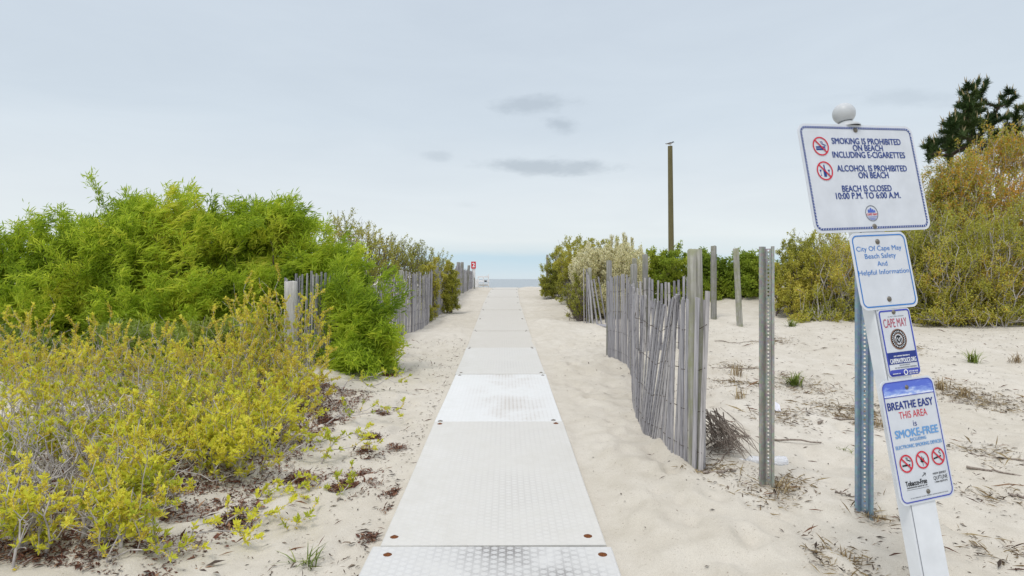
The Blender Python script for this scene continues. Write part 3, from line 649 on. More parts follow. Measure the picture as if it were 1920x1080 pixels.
plant('coastal_shrub', 'low brown-green brush at the sand edge between metal post and signs', 'shrub', GQ, [Epx(1530, 595, 13, 60, 14, .35)], 200, 'ochre', 171, spread=.5, bare=.65)

plant('coastal_shrub', 'ragged twiggy shrub rising between the square sign and the tall rust shrub', 'shrub', GQ, [Epx(1600, 500, 15, 60, 50, .8), Epx(1690, 455, 15, 60, 50, .8), Epx(1740, 400, 15.4, 40, 50, .7)], 700, 'ochre', 172, spread=.7, bare=.6)
# --- pines
def pine(label, Y, base, tops, seed):
    """tops: photo points of the upright leaders; short up-swept side shoots below each"""
    rng = np.random.default_rng(seed); tips = []
    for px, py, n, wpx, hpx in tops:
        a = at(px, py, Y); a[1] += rng.normal(0, .5); tips.append(a)
        for u in np.linspace(.25, 1, 4): tips.append(a-np.array([rng.normal(0, .02), 0, u*hpx*Y/F]))
        for q in range(n):
            u = (q+1)/n; th = q*2.4+rng.normal(0, .3); w = wpx*.85*Y/F*(.35+.65*u)*rng.uniform(.7, 1.1)
            tips.append(a+np.array([cos(th)*w, sin(th)*w, -hpx*Y/F*u+.55*w]))
    tips = np.array(tips); bz = gz(*base)
    trunk = np.array([[base[0], base[1], bz-.1]])
    st = dict(r0=.010, pw=.46, rmax=.10, twig='dark_bark', stem_name='trunk', leaf_name='crown', mats=['pine_needle', 'pine_candle'], seg=.3, alpha=.15, curve=.25, jit=.03, leaf_nd=2,
              leaves=[dict(on='edge', n=70, L=.17, W=.012, along=.8, rnd=.5, up=.25, tone=(0, 1), scatter=.01, upn=0), dict(on='tip', n=130, L=.18, W=.012, along=.75, rnd=.5, up=.4, tone=(.1, 1), back=.34, upn=0),
                      dict(on='tip', n=2, L=.26, W=.032, along=.2, rnd=.10, up=1.2, tone=(0, 1), mi=1, back=0)])
    grow('pine_tree', label, 'tree', 'dark pines behind the rust shrubs', trunk, tips, st, rng, (base[0], base[1], bz))
pine('shorter dark pine just right of the big sign', 17, (12.3, 17), [(1785, 172, 11, 34, 95), (1764, 203, 7, 26, 60), (1741, 240, 8, 26, 50), (1727, 268, 4, 18, 30), (1809, 218, 9, 28, 60), (1780, 258, 6, 46, 40)], 501)
pine('tallest dark pine with pale candles in the top right corner', 17.5, (13.9, 17.5), [(1838, 152, 13, 32, 110), (1881, 174, 12, 32, 95), (1858, 218, 9, 36, 60), (1822, 205, 7, 26, 60), (1899, 224, 6, 26, 50), (1850, 262, 6, 50, 36)], 502)
pine('dark pine cut off by the right edge of the photo', 18, (15.8, 18), [(1915, 200, 10, 30, 85), (1945, 180, 10, 34, 100), (1930, 240, 8, 36, 55)], 503)

# ------------------------------------------------------------------ fences
def arc(pts, step):
    pts = np.array(pts, float); 
    # Catmull-Rom through the points
    out = []
    for i in range(len(pts)-1):
        p0 = pts[max(i-1, 0)]; p1 = pts[i]; p2 = pts[i+1]; p3 = pts[min(i+2, len(pts)-1)]
        for u in np.linspace(0, 1, 40, endpoint=False):
            out.append(.5*((2*p1)+(-p0+p2)*u+(2*p0-5*p1+4*p2-p3)*u*u+(-p0+3*p1-3*p2+p3)*u**3))
    out.append(pts[-1]); out = np.array(out); s = np.r_[0, np.cumsum(np.linalg.norm(np.diff(out[:, :2], axis=0), axis=1))]
    q = np.arange(0, s[-1], step); return np.stack([np.interp(q, s, out[:, k]) for k in range(out.shape[1])], 1), q, s[-1]
def wood_post(x, y, top, r, seed, par=None, mat='old_post_wood', lean=(0, 0), name='post', k=14):
    rng = np.random.default_rng(seed); z0 = gz(x, y)-.15; n = 9; zs = np.linspace(z0, top, n)
    a = np.arange(k)*2*pi/k; lob = 1+.05*np.sin(a*2+rng.random()*6)+.04*np.sin(a*3+rng.random()*6)+rng.normal(0, .012, k)
    V = []
    for i, z in enumerate(zs):
        u = i/(n-1); rr = r*lob*(1.04-.08*u)*(1+rng.normal(0, .01)); V.append(np.stack([x+lean[0]*u+rr*np.cos(a), y+lean[1]*u+rr*np.sin(a), np.full(k, z)+(rng.normal(0, .004, k) if i == n-1 else 0)], 1))
    V.append(V[-1]*[.0, .0, 1]+np.array([x+lean[0], y+lean[1], .012])+(V[-1]-np.array([x+lean[0], y+lean[1], 0]))*[.8, .8, 0])
    V = np.concatenate(V); m_ = n+1; i = np.arange(m_-1)[:, None]*k; j = np.arange(k)[None]; j2 = (j+1) % k
    f = np.stack([i+j, i+j2, i+k+j2, i+k+j], -1).reshape(-1, 4); top_f = [list(range((m_-1)*k, m_*k))]
    org = np.array([x, y, gz(x, y)])
    o = build(name, [(V-org, f, 0, None), (V-org, np.array(top_f), 0, None)], [mat], None, True); o.location = org
    if par:
        o.parent = par; o.location = org-np.array(par.location)
    return o
def fence(label, pts, seed, hgt=1.22, step=.068, lean=None, sag=None, posts=(), wires=(.13, .42, .72, 1.02), group=None, top_jit=.015, gapf=None, pw=.038):
    """pts: (x, y); lean(q, total): tilt along the run; sag(q): change of top height"""
    rng = np.random.default_rng(seed); c, q, tot = arc(pts, step); x0, y0 = c[0]
    T = thing('sand_fence', label, 'fence', (x0, y0, gz(x0, y0)), group); org = np.array(T.location)
    tg = np.gradient(c[:, :2], axis=0); tg /= np.linalg.norm(tg, axis=1)[:, None]
    ch = []; wp = [[] for _ in wires]
    for i in range(len(c)):
        if gapf and gapf(q[i]/tot): continue
        x, y = c[i, :2]; z = gz(x, y)-.03; ln = (lean(q[i]/tot) if lean else 0)+rng.normal(0, .012); sg = sag(q[i]/tot) if sag else 0
        h = hgt+sg+rng.normal(0, top_jit); tx, ty = tg[i]; nx_, ny_ = -ty, tx
        yaw = rng.normal(0, .12); fw = np.array([tx*cos(yaw)+nx_*sin(yaw), ty*cos(yaw)+ny_*sin(yaw), 0]); nr = np.array([-fw[1], fw[0], 0])
        up = np.array([tx*math.tan(ln)+nx_*rng.normal(0, .012), ty*math.tan(ln)+ny_*rng.normal(0, .012), 1.0])
        w = pw*rng.uniform(.85, 1.1); d = .011; b0 = np.array([x, y, z]); b1 = b0+up*(h+.03)
        tone = float(np.clip(rng.normal(.5, .24), 0, 1)); chop = rng.uniform(-.006, .006)
        V = [b0-fw*w/2-nr*d/2, b0+fw*w/2-nr*d/2, b0+fw*w/2+nr*d/2, b0-fw*w/2+nr*d/2, b1-fw*w/2-nr*d/2, b1+fw*w/2-nr*d/2+[0, 0, chop], b1+fw*w/2+nr*d/2+[0, 0, chop], b1-fw*w/2+nr*d/2]
        ch.append((np.array(V)-org, [[0, 1, 5, 4], [1, 2, 6, 5], [2, 3, 7, 6], [3, 0, 4, 7], [4, 5, 6, 7]], 0, tone))
        for a, wz in enumerate(wires):
            s = 1 if i % 2 else -1; wp[a].append(b0+up*(wz*h/hgt*1.0+.03)+nr*s*.009-org)
    build('pickets', ch, ['picket_wood'], T)
    for w in wp:
        build('wire', tube(np.array(w), .0028, 4, 0, False), ['wire_rust'], T, True)
    for k_, (x, y, top, r, mt, ll) in enumerate(posts):
        wood_post(x, y, top, r, seed*10+k_, T, mt, ll)
    return T
def grd(px, py):
    Y = 8.
    for _ in range(25):
        x = (px-CX)/F*Y; Y = .5*Y+.5*F*(CZ-gz(x, Y))/(py-CY)
    return (px-CX)/F*Y, Y
def topz(py, Y): return CZ+(CY-py)/F*Y

fence('bowed grey picket fence beside the mat, with leaning slats and a stout post', [(1.385, 4.37), (1.325, 4.335), (1.265, 4.56), (1.215, 4.92), (1.19, 5.5), (1.27, 6.3), (1.45, 7.3), (1.62, 8.2), (1.66, 9.0), (1.56, 9.8), (1.75, 10.5)], 61, 1.25,
      lean=lambda u: -.02-.46*np.exp(-((u-.17)/.085)**2)+.02*np.sin(u*20), step=.058, pw=.034, top_jit=.018, sag=lambda u: .05*np.sin(u*17+1)-.07*np.exp(-((u-.05)/.1)**2)+.02*np.exp(-((u-.2)/.05)**2), posts=[(1.345, 4.42, topz(470, 4.42), .053, 'old_post_wood', (-.015, 0)), (1.68, 8.35, topz(497, 8.3), .05, 'far_post_wood', (0, 0)), (1.60, 10.0, topz(490, 10), .045, 'far_post_wood', (0, 0))])
# loose pickets tied against the end post
fence('second picket fence half hidden behind the near bowed one', [(2.15, 10.4), (2.55, 10.5), (2.95, 10.45), (3.12, 10.6)], 62, 1.22, sag=lambda u: .05*np.sin(u*9), step=.075,
      posts=[(2.35, 10.7, topz(478, 10.7), .05, 'far_post_wood', (0, 0)), (2.2, 10.65, topz(486, 10.6), .04, 'far_post_wood', (-.05, 0))])
fence('old leaning pickets in front of the cream bush', [(1.75, 14.7), (1.95, 14.4), (2.25, 14.4)], 63, 1.2, step=.11, lean=lambda u: -.02-.16*u, sag=lambda u: -.12*u, top_jit=.06, posts=[(1.9, 14.6, topz(503, 14.6), .05, 'old_post_wood', (-.03, 0))])
fence('far picket fence right of the path leading to the sea', [(2.05, 17.6), (1.95, 19.5), (1.88, 22), (1.85, 25), (1.85, 28)], 64, 1.2, step=.075, wires=(.4, 1.0), posts=[(1.85, 25.2, topz(478, 25), .06, 'far_post_wood', (0, 0)), (1.55, 26.6, topz(478, 26.6), .05, 'far_post_wood', (0, 0))])
fence('long grey picket fence left of the path, running up to the crest', [(-3.02, 8.1), (-2.98, 8.3), (-2.65, 10), (-2.3, 11.9), (-2.22, 12.6), (-2.0, 13.6), (-2.06, 16), (-2.0, 19), (-2.1, 25), (-1.97, 28), (-1.9, 30)], 65, 1.2,
      top_jit=.03, sag=lambda u: .06*np.sin(u*38)-.34*sstep(.72, .9, u), lean=lambda u: .04*np.sin(u*30), posts=[(-2.96, 8.12, topz(529, 8.12), .088, 'pale_post_wood', (0, 0)), (-2.25, 12.3, topz(508, 12.3), .05, 'old_post_wood', (0, 0)), (-2.02, 16.3, topz(500, 16.3), .05, 'far_post_wood', (0, 0)), (-2.07, 20.5, topz(493, 20.5), .06, 'far_post_wood', (0, 0)),
                   (-2.12, 24, topz(492, 24), .07, 'far_post_wood', (0, 0)), (-2.1, 25.5, topz(492, 25.5), .07, 'far_post_wood', (0, 0)), (-2.05, 27.2, topz(498, 27.2), .06, 'far_post_wood', (.12, 0))])
wpn = 'thin grey wooden posts standing in the sand'
for (px, py, tp, r, label, ll) in ((1338, 600, 462, .066, 'straight thin wooden post in front of the green bushes', (0, 0)), (1388, 612, 467, .062, 'slightly leaning wooden post with a narrow top', (-.09, 0))):
    x, Y = grd(px, py); o = wood_post(x, Y, topz(tp, Y), r, int(px), None, 'far_post_wood' if px < 1350 else 'old_post_wood', ll, 'wooden_post'); tag(o, label, 'post', wpn)

# ------------------------------------------------------------------ steel U-channel posts with punched holes
def channel_post(px, py, tp, yaw, mat, label, scale=1.0):
    x, Y = grd(px, py); z0 = gz(x, Y); H = topz(tp, Y)-z0
    pf = np.array([(-.043, .004), (-.030, 0), (-.021, .012), (-.014, .032), (.014, .032), (.021, .012), (.030, 0), (.043, .004)])*scale
    ch = []
    zb, zt = -.12, H
    def sheet(a, b, off):
        n_ = np.array([b[1]-a[1], -(b[0]-a[0])]); n_ = n_/np.linalg.norm(n_)*off
        v = [[a[0]+n_[0], a[1]+n_[1], zb], [b[0]+n_[0], b[1]+n_[1], zb], [b[0]+n_[0], b[1]+n_[1], zt], [a[0]+n_[0], a[1]+n_[1], zt]]
        return v
    for i in range(len(pf)-1):
        if i == 3: continue
        f = sheet(pf[i], pf[i+1], 0); g = sheet(pf[i], pf[i+1], -.0035)
        ch.append((f+g, [[0, 1, 2, 3], [7, 6, 5, 4], [0, 4, 5, 1], [2, 6, 7, 3], [0, 3, 7, 4], [1, 5, 6, 2]], 0, None))
    # web with a row of round holes
    pitch = .0254; n = int((H+.12)/pitch); w = .014*scale; r = .0052*scale; an = np.arange(8)*pi/4+pi/8
    sq = np.array([(w, .4), (.4, 1), (-.4, 1), (-w, .4), (-w, -.4), (-.4, -1), (.4, -1), (w, -.4)])
    for k in range(n):
        zc = zb+pitch*(k+.5); hp = pitch/2; out = []; 
        ring = [(r*cos(a), r*sin(a)) for a in an]
        rect = [(w, hp*.42), (w*.42, hp), (-w*.42, hp), (-w, hp*.42), (-w, -hp*.42), (-w*.42, -hp), (w*.42, -hp), (w, -hp*.42)]
        V = [(a, .032*scale, zc+b) for a, b in ring]+[(a, .032*scale, zc+b) for a, b in rect]+[(w, .032*scale, zc+hp), (-w, .032*scale, zc+hp), (-w, .032*scale, zc-hp), (w, .032*scale, zc-hp)]
        fq = [[j, (j+1) % 8, 8+(j+1) % 8, 8+j] for j in range(8)]
        ch.append((V, fq, 0, None)); ch.append((V, [[8, 16, 9], [10, 17, 11], [12, 18, 13], [14, 19, 15]], 0, None))
    o = build('channel_post', ch, [mat]); o.location = (x, Y, z0); o.rotation_euler.z = yaw
    tag(o, label, 'post', 'steel posts with a row of punched holes')
    return o
channel_post(1437, 915, 462, -.72, 'weathered_zinc', 'bare galvanized steel post with punched holes and no sign', 1.18)
channel_post(1620, 965, 470, -.62, 'blue_zinc', 'blue-grey steel post with punched holes behind the tilted signs', 1.18)

# ------------------------------------------------------------------ tilted sign post
def rotm(a, b, c):
    return Matrix.Rotation(a, 3, 'Z') @ Matrix.Rotation(c, 3, 'X') @ Matrix.Rotation(b, 3, 'Y')
MS = rotm(.2933, -.054, -.1622); OS = Vector((1.4609, 2.5037, 2.0196))
SP = thing('sign_post', 'white tilted post carrying four beach rule signs and a ball finial', 'sign post'); SP.matrix_world = Matrix.Translation(OS) @ MS.to_4x4()
bpy.context.view_layer.update()
pb = []
w2, y0, y1, c_ = .067, .0045, .066, .006
cs = [(-w2+c_, y0), (w2-c_, y0), (w2, y0+c_), (w2, y1-c_), (w2-c_, y1), (-w2+c_, y1), (-w2, y1-c_), (-w2, y0+c_)]
V = [(x-.009, y, z) for z in (-2.25, .228) for x, y in cs]
pb.append((V, [[k, (k+1) % 8, 8+(k+1) % 8, 8+k] for k in range(8)], 0, None)); pb.append((V, [list(range(8, 16))], 0, None))
build('post', pb, ['white_paint'], SP)
build('corner_line', [([(-.0735, .0040, -2.25), (-.0700, .0040, -2.25), (-.0700, .0040, .2), (-.0735, .0040, .2)], [[0, 1, 2, 3]], 0, None)], ['print_grey'], SP)  # added grey strip: paints the dark corner edge between front and left faces
rb = .045; pr_ = [(.054, .226), (.054, .232), (.047, .239), (.037, .246), (.028, .251), (.024, .256)]
zc = .293
pr_ += [(rb*cos(a), zc+rb*sin(a)) for a in np.linspace(-1.05, pi/2-.01, 14)]
f_ = build('finial', [lathe(pr_, 28)], ['finial_paint'], SP, True); f_.location = (-.012, .036, 0)

FONT = {}
def text_mesh(body, bold=0):
    cu = bpy.data.curves.new('txt', 'FONT'); cu.body = body; cu.size = 1; cu.align_x = 'CENTER'; cu.offset = bold; cu.resolution_u = 3; cu.fill_mode = 'FRONT' if hasattr(cu, 'fill_mode') else cu.fill_mode
    ob = bpy.data.objects.new('txt', cu); COL.objects.link(ob)
    dg = bpy.context.evaluated_depsgraph_get(); me = bpy.data.meshes.new_from_object(ob.evaluated_get(dg))
    V = np.array([v.co[:] for v in me.vertices]).reshape(-1, 3); Fs = [list(p.vertices) for p in me.polygons]
    bpy.data.objects.remove(ob); bpy.data.curves.remove(cu); bpy.data.meshes.remove(me)
    return V, Fs
CAP = None
def text(body, u0, u1, v, h, bold=.012, y=-.0012, skew=0):
    """letters between u0 and u1 centred at height v, cap height h; returns chunks in sign space"""
    global CAP
    if CAP is None:
        q, _ = text_mesh('H'); CAP = q[:, 1].max()-q[:, 1].min()
    V, Fs = text_mesh(body, 0)
    x0, x1 = V[:, 0].min(), V[:, 0].max()
    u = u0+(V[:, 0]-x0)/(x1-x0)*(u1-u0); vv = v-h/2+V[:, 1]/CAP*h
    P = np.stack([u+skew*(vv-v), np.full(len(u), y), vv], 1)
    out = {}; res = []
    for f in Fs: out.setdefault(len(f), []).append(f)
    sh = [(0, 0)] if bold <= .004 else [(0, 0), (-1, .3), (1, -.3), (-.5, -1), (.5, 1)]
    for k, (a, b) in enumerate(sh):
        Q = P+np.array([a*bold*h*3.0, -.00008*k, b*bold*h*2.2]); res += [(Q, np.array(fs), 0, None) for fs in out.values()]
    return res
def poly(pts, y=-.0012, k=0): 
    P = np.array([(a, y, b) for a, b in pts]); n = len(P)
    return (P, [list(range(n))], k, None)
def stroke(pts, w, y=-.0012, k=0):
    p = np.array(pts, float); d = np.gradient(p, axis=0); d /= np.linalg.norm(d, axis=1)[:, None]+1e-9; n = np.stack([-d[:, 1], d[:, 0]], 1)*w/2
    L = p+n; Rr = p-n; m_ = len(p); V = np.concatenate([L, Rr]); V = np.stack([V[:, 0], np.full(2*m_, y), V[:, 1]], 1)
    return (V, [[i, i+1, m_+i+1, m_+i] for i in range(m_-1)], k, None)
def rrect(u, v, w, h, r, n=8):
    out = []
    for cx_, cy_, a0 in ((u+w/2-r, v+h/2-r, 0), (u-w/2+r, v+h/2-r, pi/2), (u-w/2+r, v-h/2+r, pi), (u+w/2-r, v-h/2+r, 1.5*pi)):
        out += [(cx_+r*cos(a0+q*pi/2/n), cy_+r*sin(a0+q*pi/2/n)) for q in range(n+1)]
    return out
def ring_rr(u, v, w, h, r, t_, y=-.0012, k=0):
    a = rrect(u, v, w, h, r); b = rrect(u, v, w-2*t_, h-2*t_, max(r-t_, .002)); n = len(a)
    V = [(p, y, q) for p, q in a]+[(p, y, q) for p, q in b]
    return (V, [[i, (i+1) % n, n+(i+1) % n, n+i] for i in range(n)], k, None)
def ring_el(u, v, rx, rz, t_, y=-.0012, k=0, n=48):
    a = [(u+rx*cos(q), v+rz*sin(q)) for q in np.arange(n)*2*pi/n]; b = [(u+(rx-t_)*cos(q), v+(rz-t_)*sin(q)) for q in np.arange(n)*2*pi/n]
    V = [(p, y, q) for p, q in a]+[(p, y, q) for p, q in b]
    return (V, [[i, (i+1) % n, n+(i+1) % n, n+i] for i in range(n)], k, None)
def disc(u, v, rx, rz, y=-.0012, k=0, n=40): return poly([(u+rx*cos(q), v+rz*sin(q)) for q in np.arange(n)*2*pi/n], y, k)
def panel(u, v, w, h, r, label):
    a = rrect(u, v, w, h, r); n = len(a)
    V = [(p, 0, q) for p, q in a]+[(p, .003, q) for p, q in a]
    o = build('sign_panel', [(V, [list(range(n))], 0, None), (V, [list(range(2*n-1, n-1, -1))], 0, None), (V, [[n+i, n+(i+1) % n, (i+1) % n, i] for i in range(n)], 0, None)], ['sign_white'], SP)
    o['label'] = label; return o
def bolt_on(p, u, v, r=.0085):
    b = build('bolt', [lathe([(r*1.3, 0), (r*1.3, .0015), (r, .002), (r*.8, .005), (r*.3, .0062), (0, .0063)], 12)], ['dull_steel'], p, True); b.location = (u, -.0005, v); b.rotation_euler = (pi/2, 0, 0)

# sign 1: beach rules
p1 = panel(0, 0, .61, .457, .038, 'large landscape sign with a blue rope border listing smoking and alcohol rules')
bd = [ring_rr(0, 0, .588, .435, .029, .0085, -.0012, 0)]
rr_ = rrect(0, 0, .5795, .4265, .025, 10); rr_ = np.array(rr_+rr_[:1]); ss = np.r_[0, np.cumsum(np.linalg.norm(np.diff(rr_, axis=0), axis=1))]
for q in np.arange(0, ss[-1], .0125):
    a = np.array([np.interp(q, ss, rr_[:, 0]), np.interp(q, ss, rr_[:, 1])]); b = np.array([np.interp((q+.001) % ss[-1], ss, rr_[:, 0]), np.interp((q+.001) % ss[-1], ss, rr_[:, 1])])
    d = (b-a)/(np.linalg.norm(b-a)+1e-9); nn = np.array([-d[1], d[0]]); e = d*.0022+nn*.0028
    bd.append(stroke([a-e, a+e], .0028, -.0022, 1))
build('border', bd, ['print_navy', 'print_white'], p1)
tx = []
for s_, a, b, v, h in (('SMOKING IS PROHIBITED', -.143, .226, .156, .0255), ('ON BEACH', -.039, .121, .127, .0255), ('INCLUDING E-CIGARETTES', -.151, .236, .097, .0255), ('ALCOHOL IS PROHIBITED', -.141, .232, .0385, .0255), ('ON BEACH', -.036, .124, .009, .0255),
                       ('BEACH IS CLOSED', -.133, .127, -.0475, .0255), ('10:00 P.M. TO 6:00 A.M.', -.171, .168, -.0775, .0255)):
    build('lettering', text(s_, a, b, v, h, .009), ['print_navy'], p1)
def no_sign(p, u, v, r, t_, pict, mats):
    ch = [ring_el(u, v, r, r, t_, -.0022, 0)]
    e = (r-t_*.5)*.7071
    ch.append(stroke([(u-e, v+e), (u+e, v-e)], t_, -.0026, 0)); ch += pict
    build('prohibition_symbol', ch, mats, p)
def cig(u, v, s, y=-.0012, double=False):
    out = [poly([(u-s*.62, v-s*.28), (u+s*.28, v-s*.28), (u+s*.28, v-s*.10), (u-s*.62, v-s*.10)], y, 1), poly([(u+s*.34, v-s*.28), (u+s*.56, v-s*.28), (u+s*.56, v-s*.10), (u+s*.34, v-s*.10)], y, 1)]
    if double: out += [poly([(u-s*.62, v-.04*s), (u+s*.56, v-.04*s), (u+s*.56, v+s*.12), (u-s*.62, v+s*.12)], y, 1)]
    for off in (0, .16):
        q = np.linspace(0, 1, 14); out.append(stroke(np.stack([u+s*(.50-.55*q+off+.10*np.sin(q*9)), v+s*(.14+.50*q)], 1), s*.055, y, 1))
    return out
no_sign(p1, -.204, .132, .040, .0055, cig(-.204, .127, .04, -.0012, True), ['print_red', 'print_navy'])
u, v, s = -.205, .028, .04
bot = [poly([(u-s*.17, v-s*.62), (u+s*.17, v-s*.62), (u+s*.17, v+.0*s), (u+s*.07, v+.25*s), (u+s*.07, v+.66*s), (u-s*.07, v+.66*s), (u-s*.07, v+.25*s), (u-s*.17, v)], -.0012, 1)]
for sx in (-1, 1):
    bot += [poly([(u+sx*s*.52-.13*s, v+.12*s), (u+sx*s*.52+.13*s, v+.12*s), (u+sx*s*.52+.02*s, v-.14*s), (u+sx*s*.52-.02*s, v-.14*s)][::-1], -.0012, 1), stroke([(u+sx*s*.52, v-.14*s), (u+sx*s*.52, v-.46*s)], .04*s, -.0012, 1), stroke([(u+sx*s*.52-.1*s, v-.48*s), (u+sx*s*.52+.1*s, v-.48*s)], .05*s, -.0012, 1)]
no_sign(p1, u, v, .040, .0055, bot, ['print_red', 'print_navy'])
u, v = -.003, -.153
em = [ring_el(u, v, .033, .034, .0035, -.0012, 0)]
for a, b, c_, d_ in ((-.019, -.009, .003, .013), (-.008, .003, .003, .019), (.004, .012, .003, .014), (.013, .020, .003, .010)): em.append(poly([(u+a, v+c_), (u+b, v+c_), (u+b, v+d_), ((u+a+u+b)/2, v+d_+.005), (u+a, v+d_)], -.0012, 1))
em += [(P, f, 2, None) for P, f, _, _ in text('CAPE MAY', u-.028, u+.028, v-.0045, .0085, .012, -.0016)]
for dv, wd in ((-.015, .021), (-.021, .018), (-.026, .012)):
    for q in np.arange(-wd, wd, .0052): em.append(poly([(u+q, v+dv-.0016), (u+q+.0036, v+dv-.0016), (u+q+.0036, v+dv+.0016), (u+q, v+dv+.0016)], -.0012, 1))
build('emblem', em, ['print_grey', 'print_periwinkle', 'print_red'], p1)
bolt_on(p1, -.008, .205); bolt_on(p1, -.001, -.208)
# sign 2: beach information
p2 = panel(.0071, -.3901, .2963, .3137, .034, 'square white sign with a light blue border about beach safety information')
build('border', [ring_rr(.0071, -.3901, .277, .294, .026, .005)], ['print_blue'], p2)
tx = []
for s_, a, b, v in (('City Of Cape May', -.117, .119, -.299), ('Beach Safety', -.08, .082, -.330), ('And', -.023, .029, -.362), ('Helpful Information', -.127, .136, -.396)): build('lettering', text(s_, a, b, v, .0195, .003), ['print_blue'], p2)
bolt_on(p2, -.001, -.272); bolt_on(p2, .005, -.508)
# sign 3: police notice
u, v, w, h = .0156, -.6814, .1672, .2665
p3 = panel(u, v, w, h, .016, 'small portrait notice with a dark blue band, round seal and CAPE MAY heading')
build('border', [ring_rr(u, v, w-.008, h-.008, .014, .0062)], ['print_royal'], p3)
build('colour_band', [poly([(u-.0735, -.766), (u+.0735, -.766), (u+.0735, -.720), (u-.0735, -.720)], -.0012, 0), poly(rrect(u, -.8005, w-.0215, .025, .006, 5)[::1], -.0012, 1)], ['print_deepblue', 'print_royal'], p3)
build('lettering', text('CAPE MAY', -.048, .073, -.604, .034, .004), ['print_crimson'], p3)
tx = text('CAPEMAYPOLICE.ORG', -.050, .084, -.7535, .017, .012, -.002)
def squig(a, b, v, hh, y=-.002, k=0, seed=1):
    rg = np.random.default_rng(seed); out = []; x = a
    while x < b:
        ww = rg.uniform(.0016, .0032); out.append(poly([(x, v-hh/2), (x+ww, v-hh/2), (x+ww, v+hh/2*rg.uniform(.6, 1)), (x, v+hh/2*rg.uniform(.6, 1))], y, k)); x += ww+(.0014 if rg.random() < .82 else .004)
    return out
tx += squig(-.028, .056, -.735, .005, -.002, 0, 3)+squig(-.048, -.006, -.803, .004, -.002, 0, 4)+squig(.036, .080, -.799, .006, -.002, 0, 5)+squig(.036, .080, -.807, .004, -.002, 0, 6)
tx += [ring_el(.019, -.801, .011, .011, .004, -.002, 0)]
build('small_lettering', tx, ['print_white'], p3)
build('fine_print', squig(-.02, .062, -.5865+.008, .003, -.0012, 0, 7)+squig(-.005, .05, -.772, .004, -.0012, 0, 8)+squig(-.03, .080, -.781, .005, -.0012, 0, 9), ['print_grey'], p3)
u, v = .0145, -.670
se = [ring_el(u, v, .041, .041, .004, -.0014, 1), ring_el(u, v, .037, .037, .013, -.0012, 0), ring_el(u, v, .024, .024, .0025, -.0014, 1)]
for a in np.arange(0, 6.28, .262): se.append(stroke([(u+.0275*cos(a), v+.0275*sin(a)), (u+.0335*cos(a+.09), v+.0335*sin(a+.09))], .0028, -.0018, 2))
se += [poly([(u-.011, v+.012), (u, v+.017), (u+.011, v+.012), (u+.010, v-.008), (u, v-.016), (u-.010, v-.008)][::-1], -.0012, 0), stroke([(u-.006, v+.006), (u, v-.008), (u+.006, v+.006)], .0035, -.0018, 2), stroke([(u-.015, v+.004), (u-.016, v-.008), (u-.010, v-.016)], .003, -.0012, 0), stroke([(u+.015, v+.004), (u+.016, v-.008), (u+.010, v-.016)], .003, -.0012, 0)]
build('emblem', se, ['print_black', 'print_brown', 'print_white'], p3)
bolt_on(p3, .014, -.5615, .007)
# sign 4: smoke-free area
u, v, w, h = .0153, -1.0594, .2779, .4697
p4 = panel(u, v, w, h, .032, 'tall portrait smoke-free area sign with a sky blue top and three red symbols')
build('border', [ring_rr(u, v, w-.016, h-.016, .027, .0042, -.0016)], ['print_royal'], p4)
tp = [q for q in rrect(u, v, w-.018, h-.018, .026) if q[1] > v+h/2-.036]
tp = [(u-(w-.018)/2, -.8895)]+sorted([q for q in tp if q[0] < u], key=lambda q: q[1])+sorted([q for q in tp if q[0] >= u], key=lambda q: -q[1])+[(u+(w-.018)/2, -.8895)]
m, t = newmat('print_cloudy_sky'); oc = ocoord(t); nn = t.noise(t.mapping(oc, (18, 1, 60)), 1, 5, .6)
zs_ = t.n('ShaderNodeMapRange', {0: t.n('ShaderNodeSeparateXYZ', {0: oc}).outputs[2], 1: -.889, 2: -.85, 3: .25, 4: -.15}).outputs[0]
finish(t, t.n('ShaderNodeBsdfPrincipled', {'Base Color': t.ramp(t.math('ADD', nn, zs_), [(.42, s2l((84, 108, 205))), (.62, s2l((140, 165, 228))), (.78, s2l((225, 232, 246)))]), 'Roughness': .45}))
build('colour_band', [poly(tp[::-1], -.0012), stroke([(u-(w-.018)/2, -.8905), (u+(w-.018)/2, -.8905)], .003, -.0016, 1)], ['print_cloudy_sky', 'print_royal'], p4)
for s_, a, b, vv, hh, bo, mt in (('BREATHE EASY', -.104, .129, -.9245, .0285, .012, 'print_deepblue'), ('THIS AREA', -.055, .089, -.9625, .0265, .002, 'print_red'), ('is', .008, .026, -.998, .022, .004, 'print_deepblue'), ('SMOKE-FREE', -.091, .128, -1.0315, .0285, .016, 'print_lightblue'),
                                 ('INCLUDING', -.022, .060, -1.0575, .011, .012, 'print_lightblue'), ('ELECTRONIC SMOKING DEVICES', -.1, .136, -1.080, .0125, .012, 'print_lightblue')):
    build('lettering', text(s_, a, b, vv, hh, bo), [mt], p4)
no_sign(p4, -.063, -1.1425, .0335, .0058, cig(-.063, -1.1425, .034), ['print_red', 'print_black'])
lf = []
for a, l in ((90, .85), (58, .72), (122, .72), (28, .5), (152, .5), (2, .28), (178, .28)):
    a = radians(a); s = .030*l; cx_, cy_ = .020, -1.148; d = np.array([cos(a), sin(a)]); n_ = np.array([-d[1], d[0]]); o_ = np.array([cx_, cy_])
    lf.append(poly([o_, o_+d*s*.5-n_*s*.13, o_+d*s, o_+d*s*.5+n_*s*.13], -.0012-.0001*l, 1))
lf.append(stroke([(.020, -1.148), (.020, -1.162)], .002, -.0012, 1))
no_sign(p4, .020, -1.139, .0335, .0058, lf, ['print_red', 'print_black'])
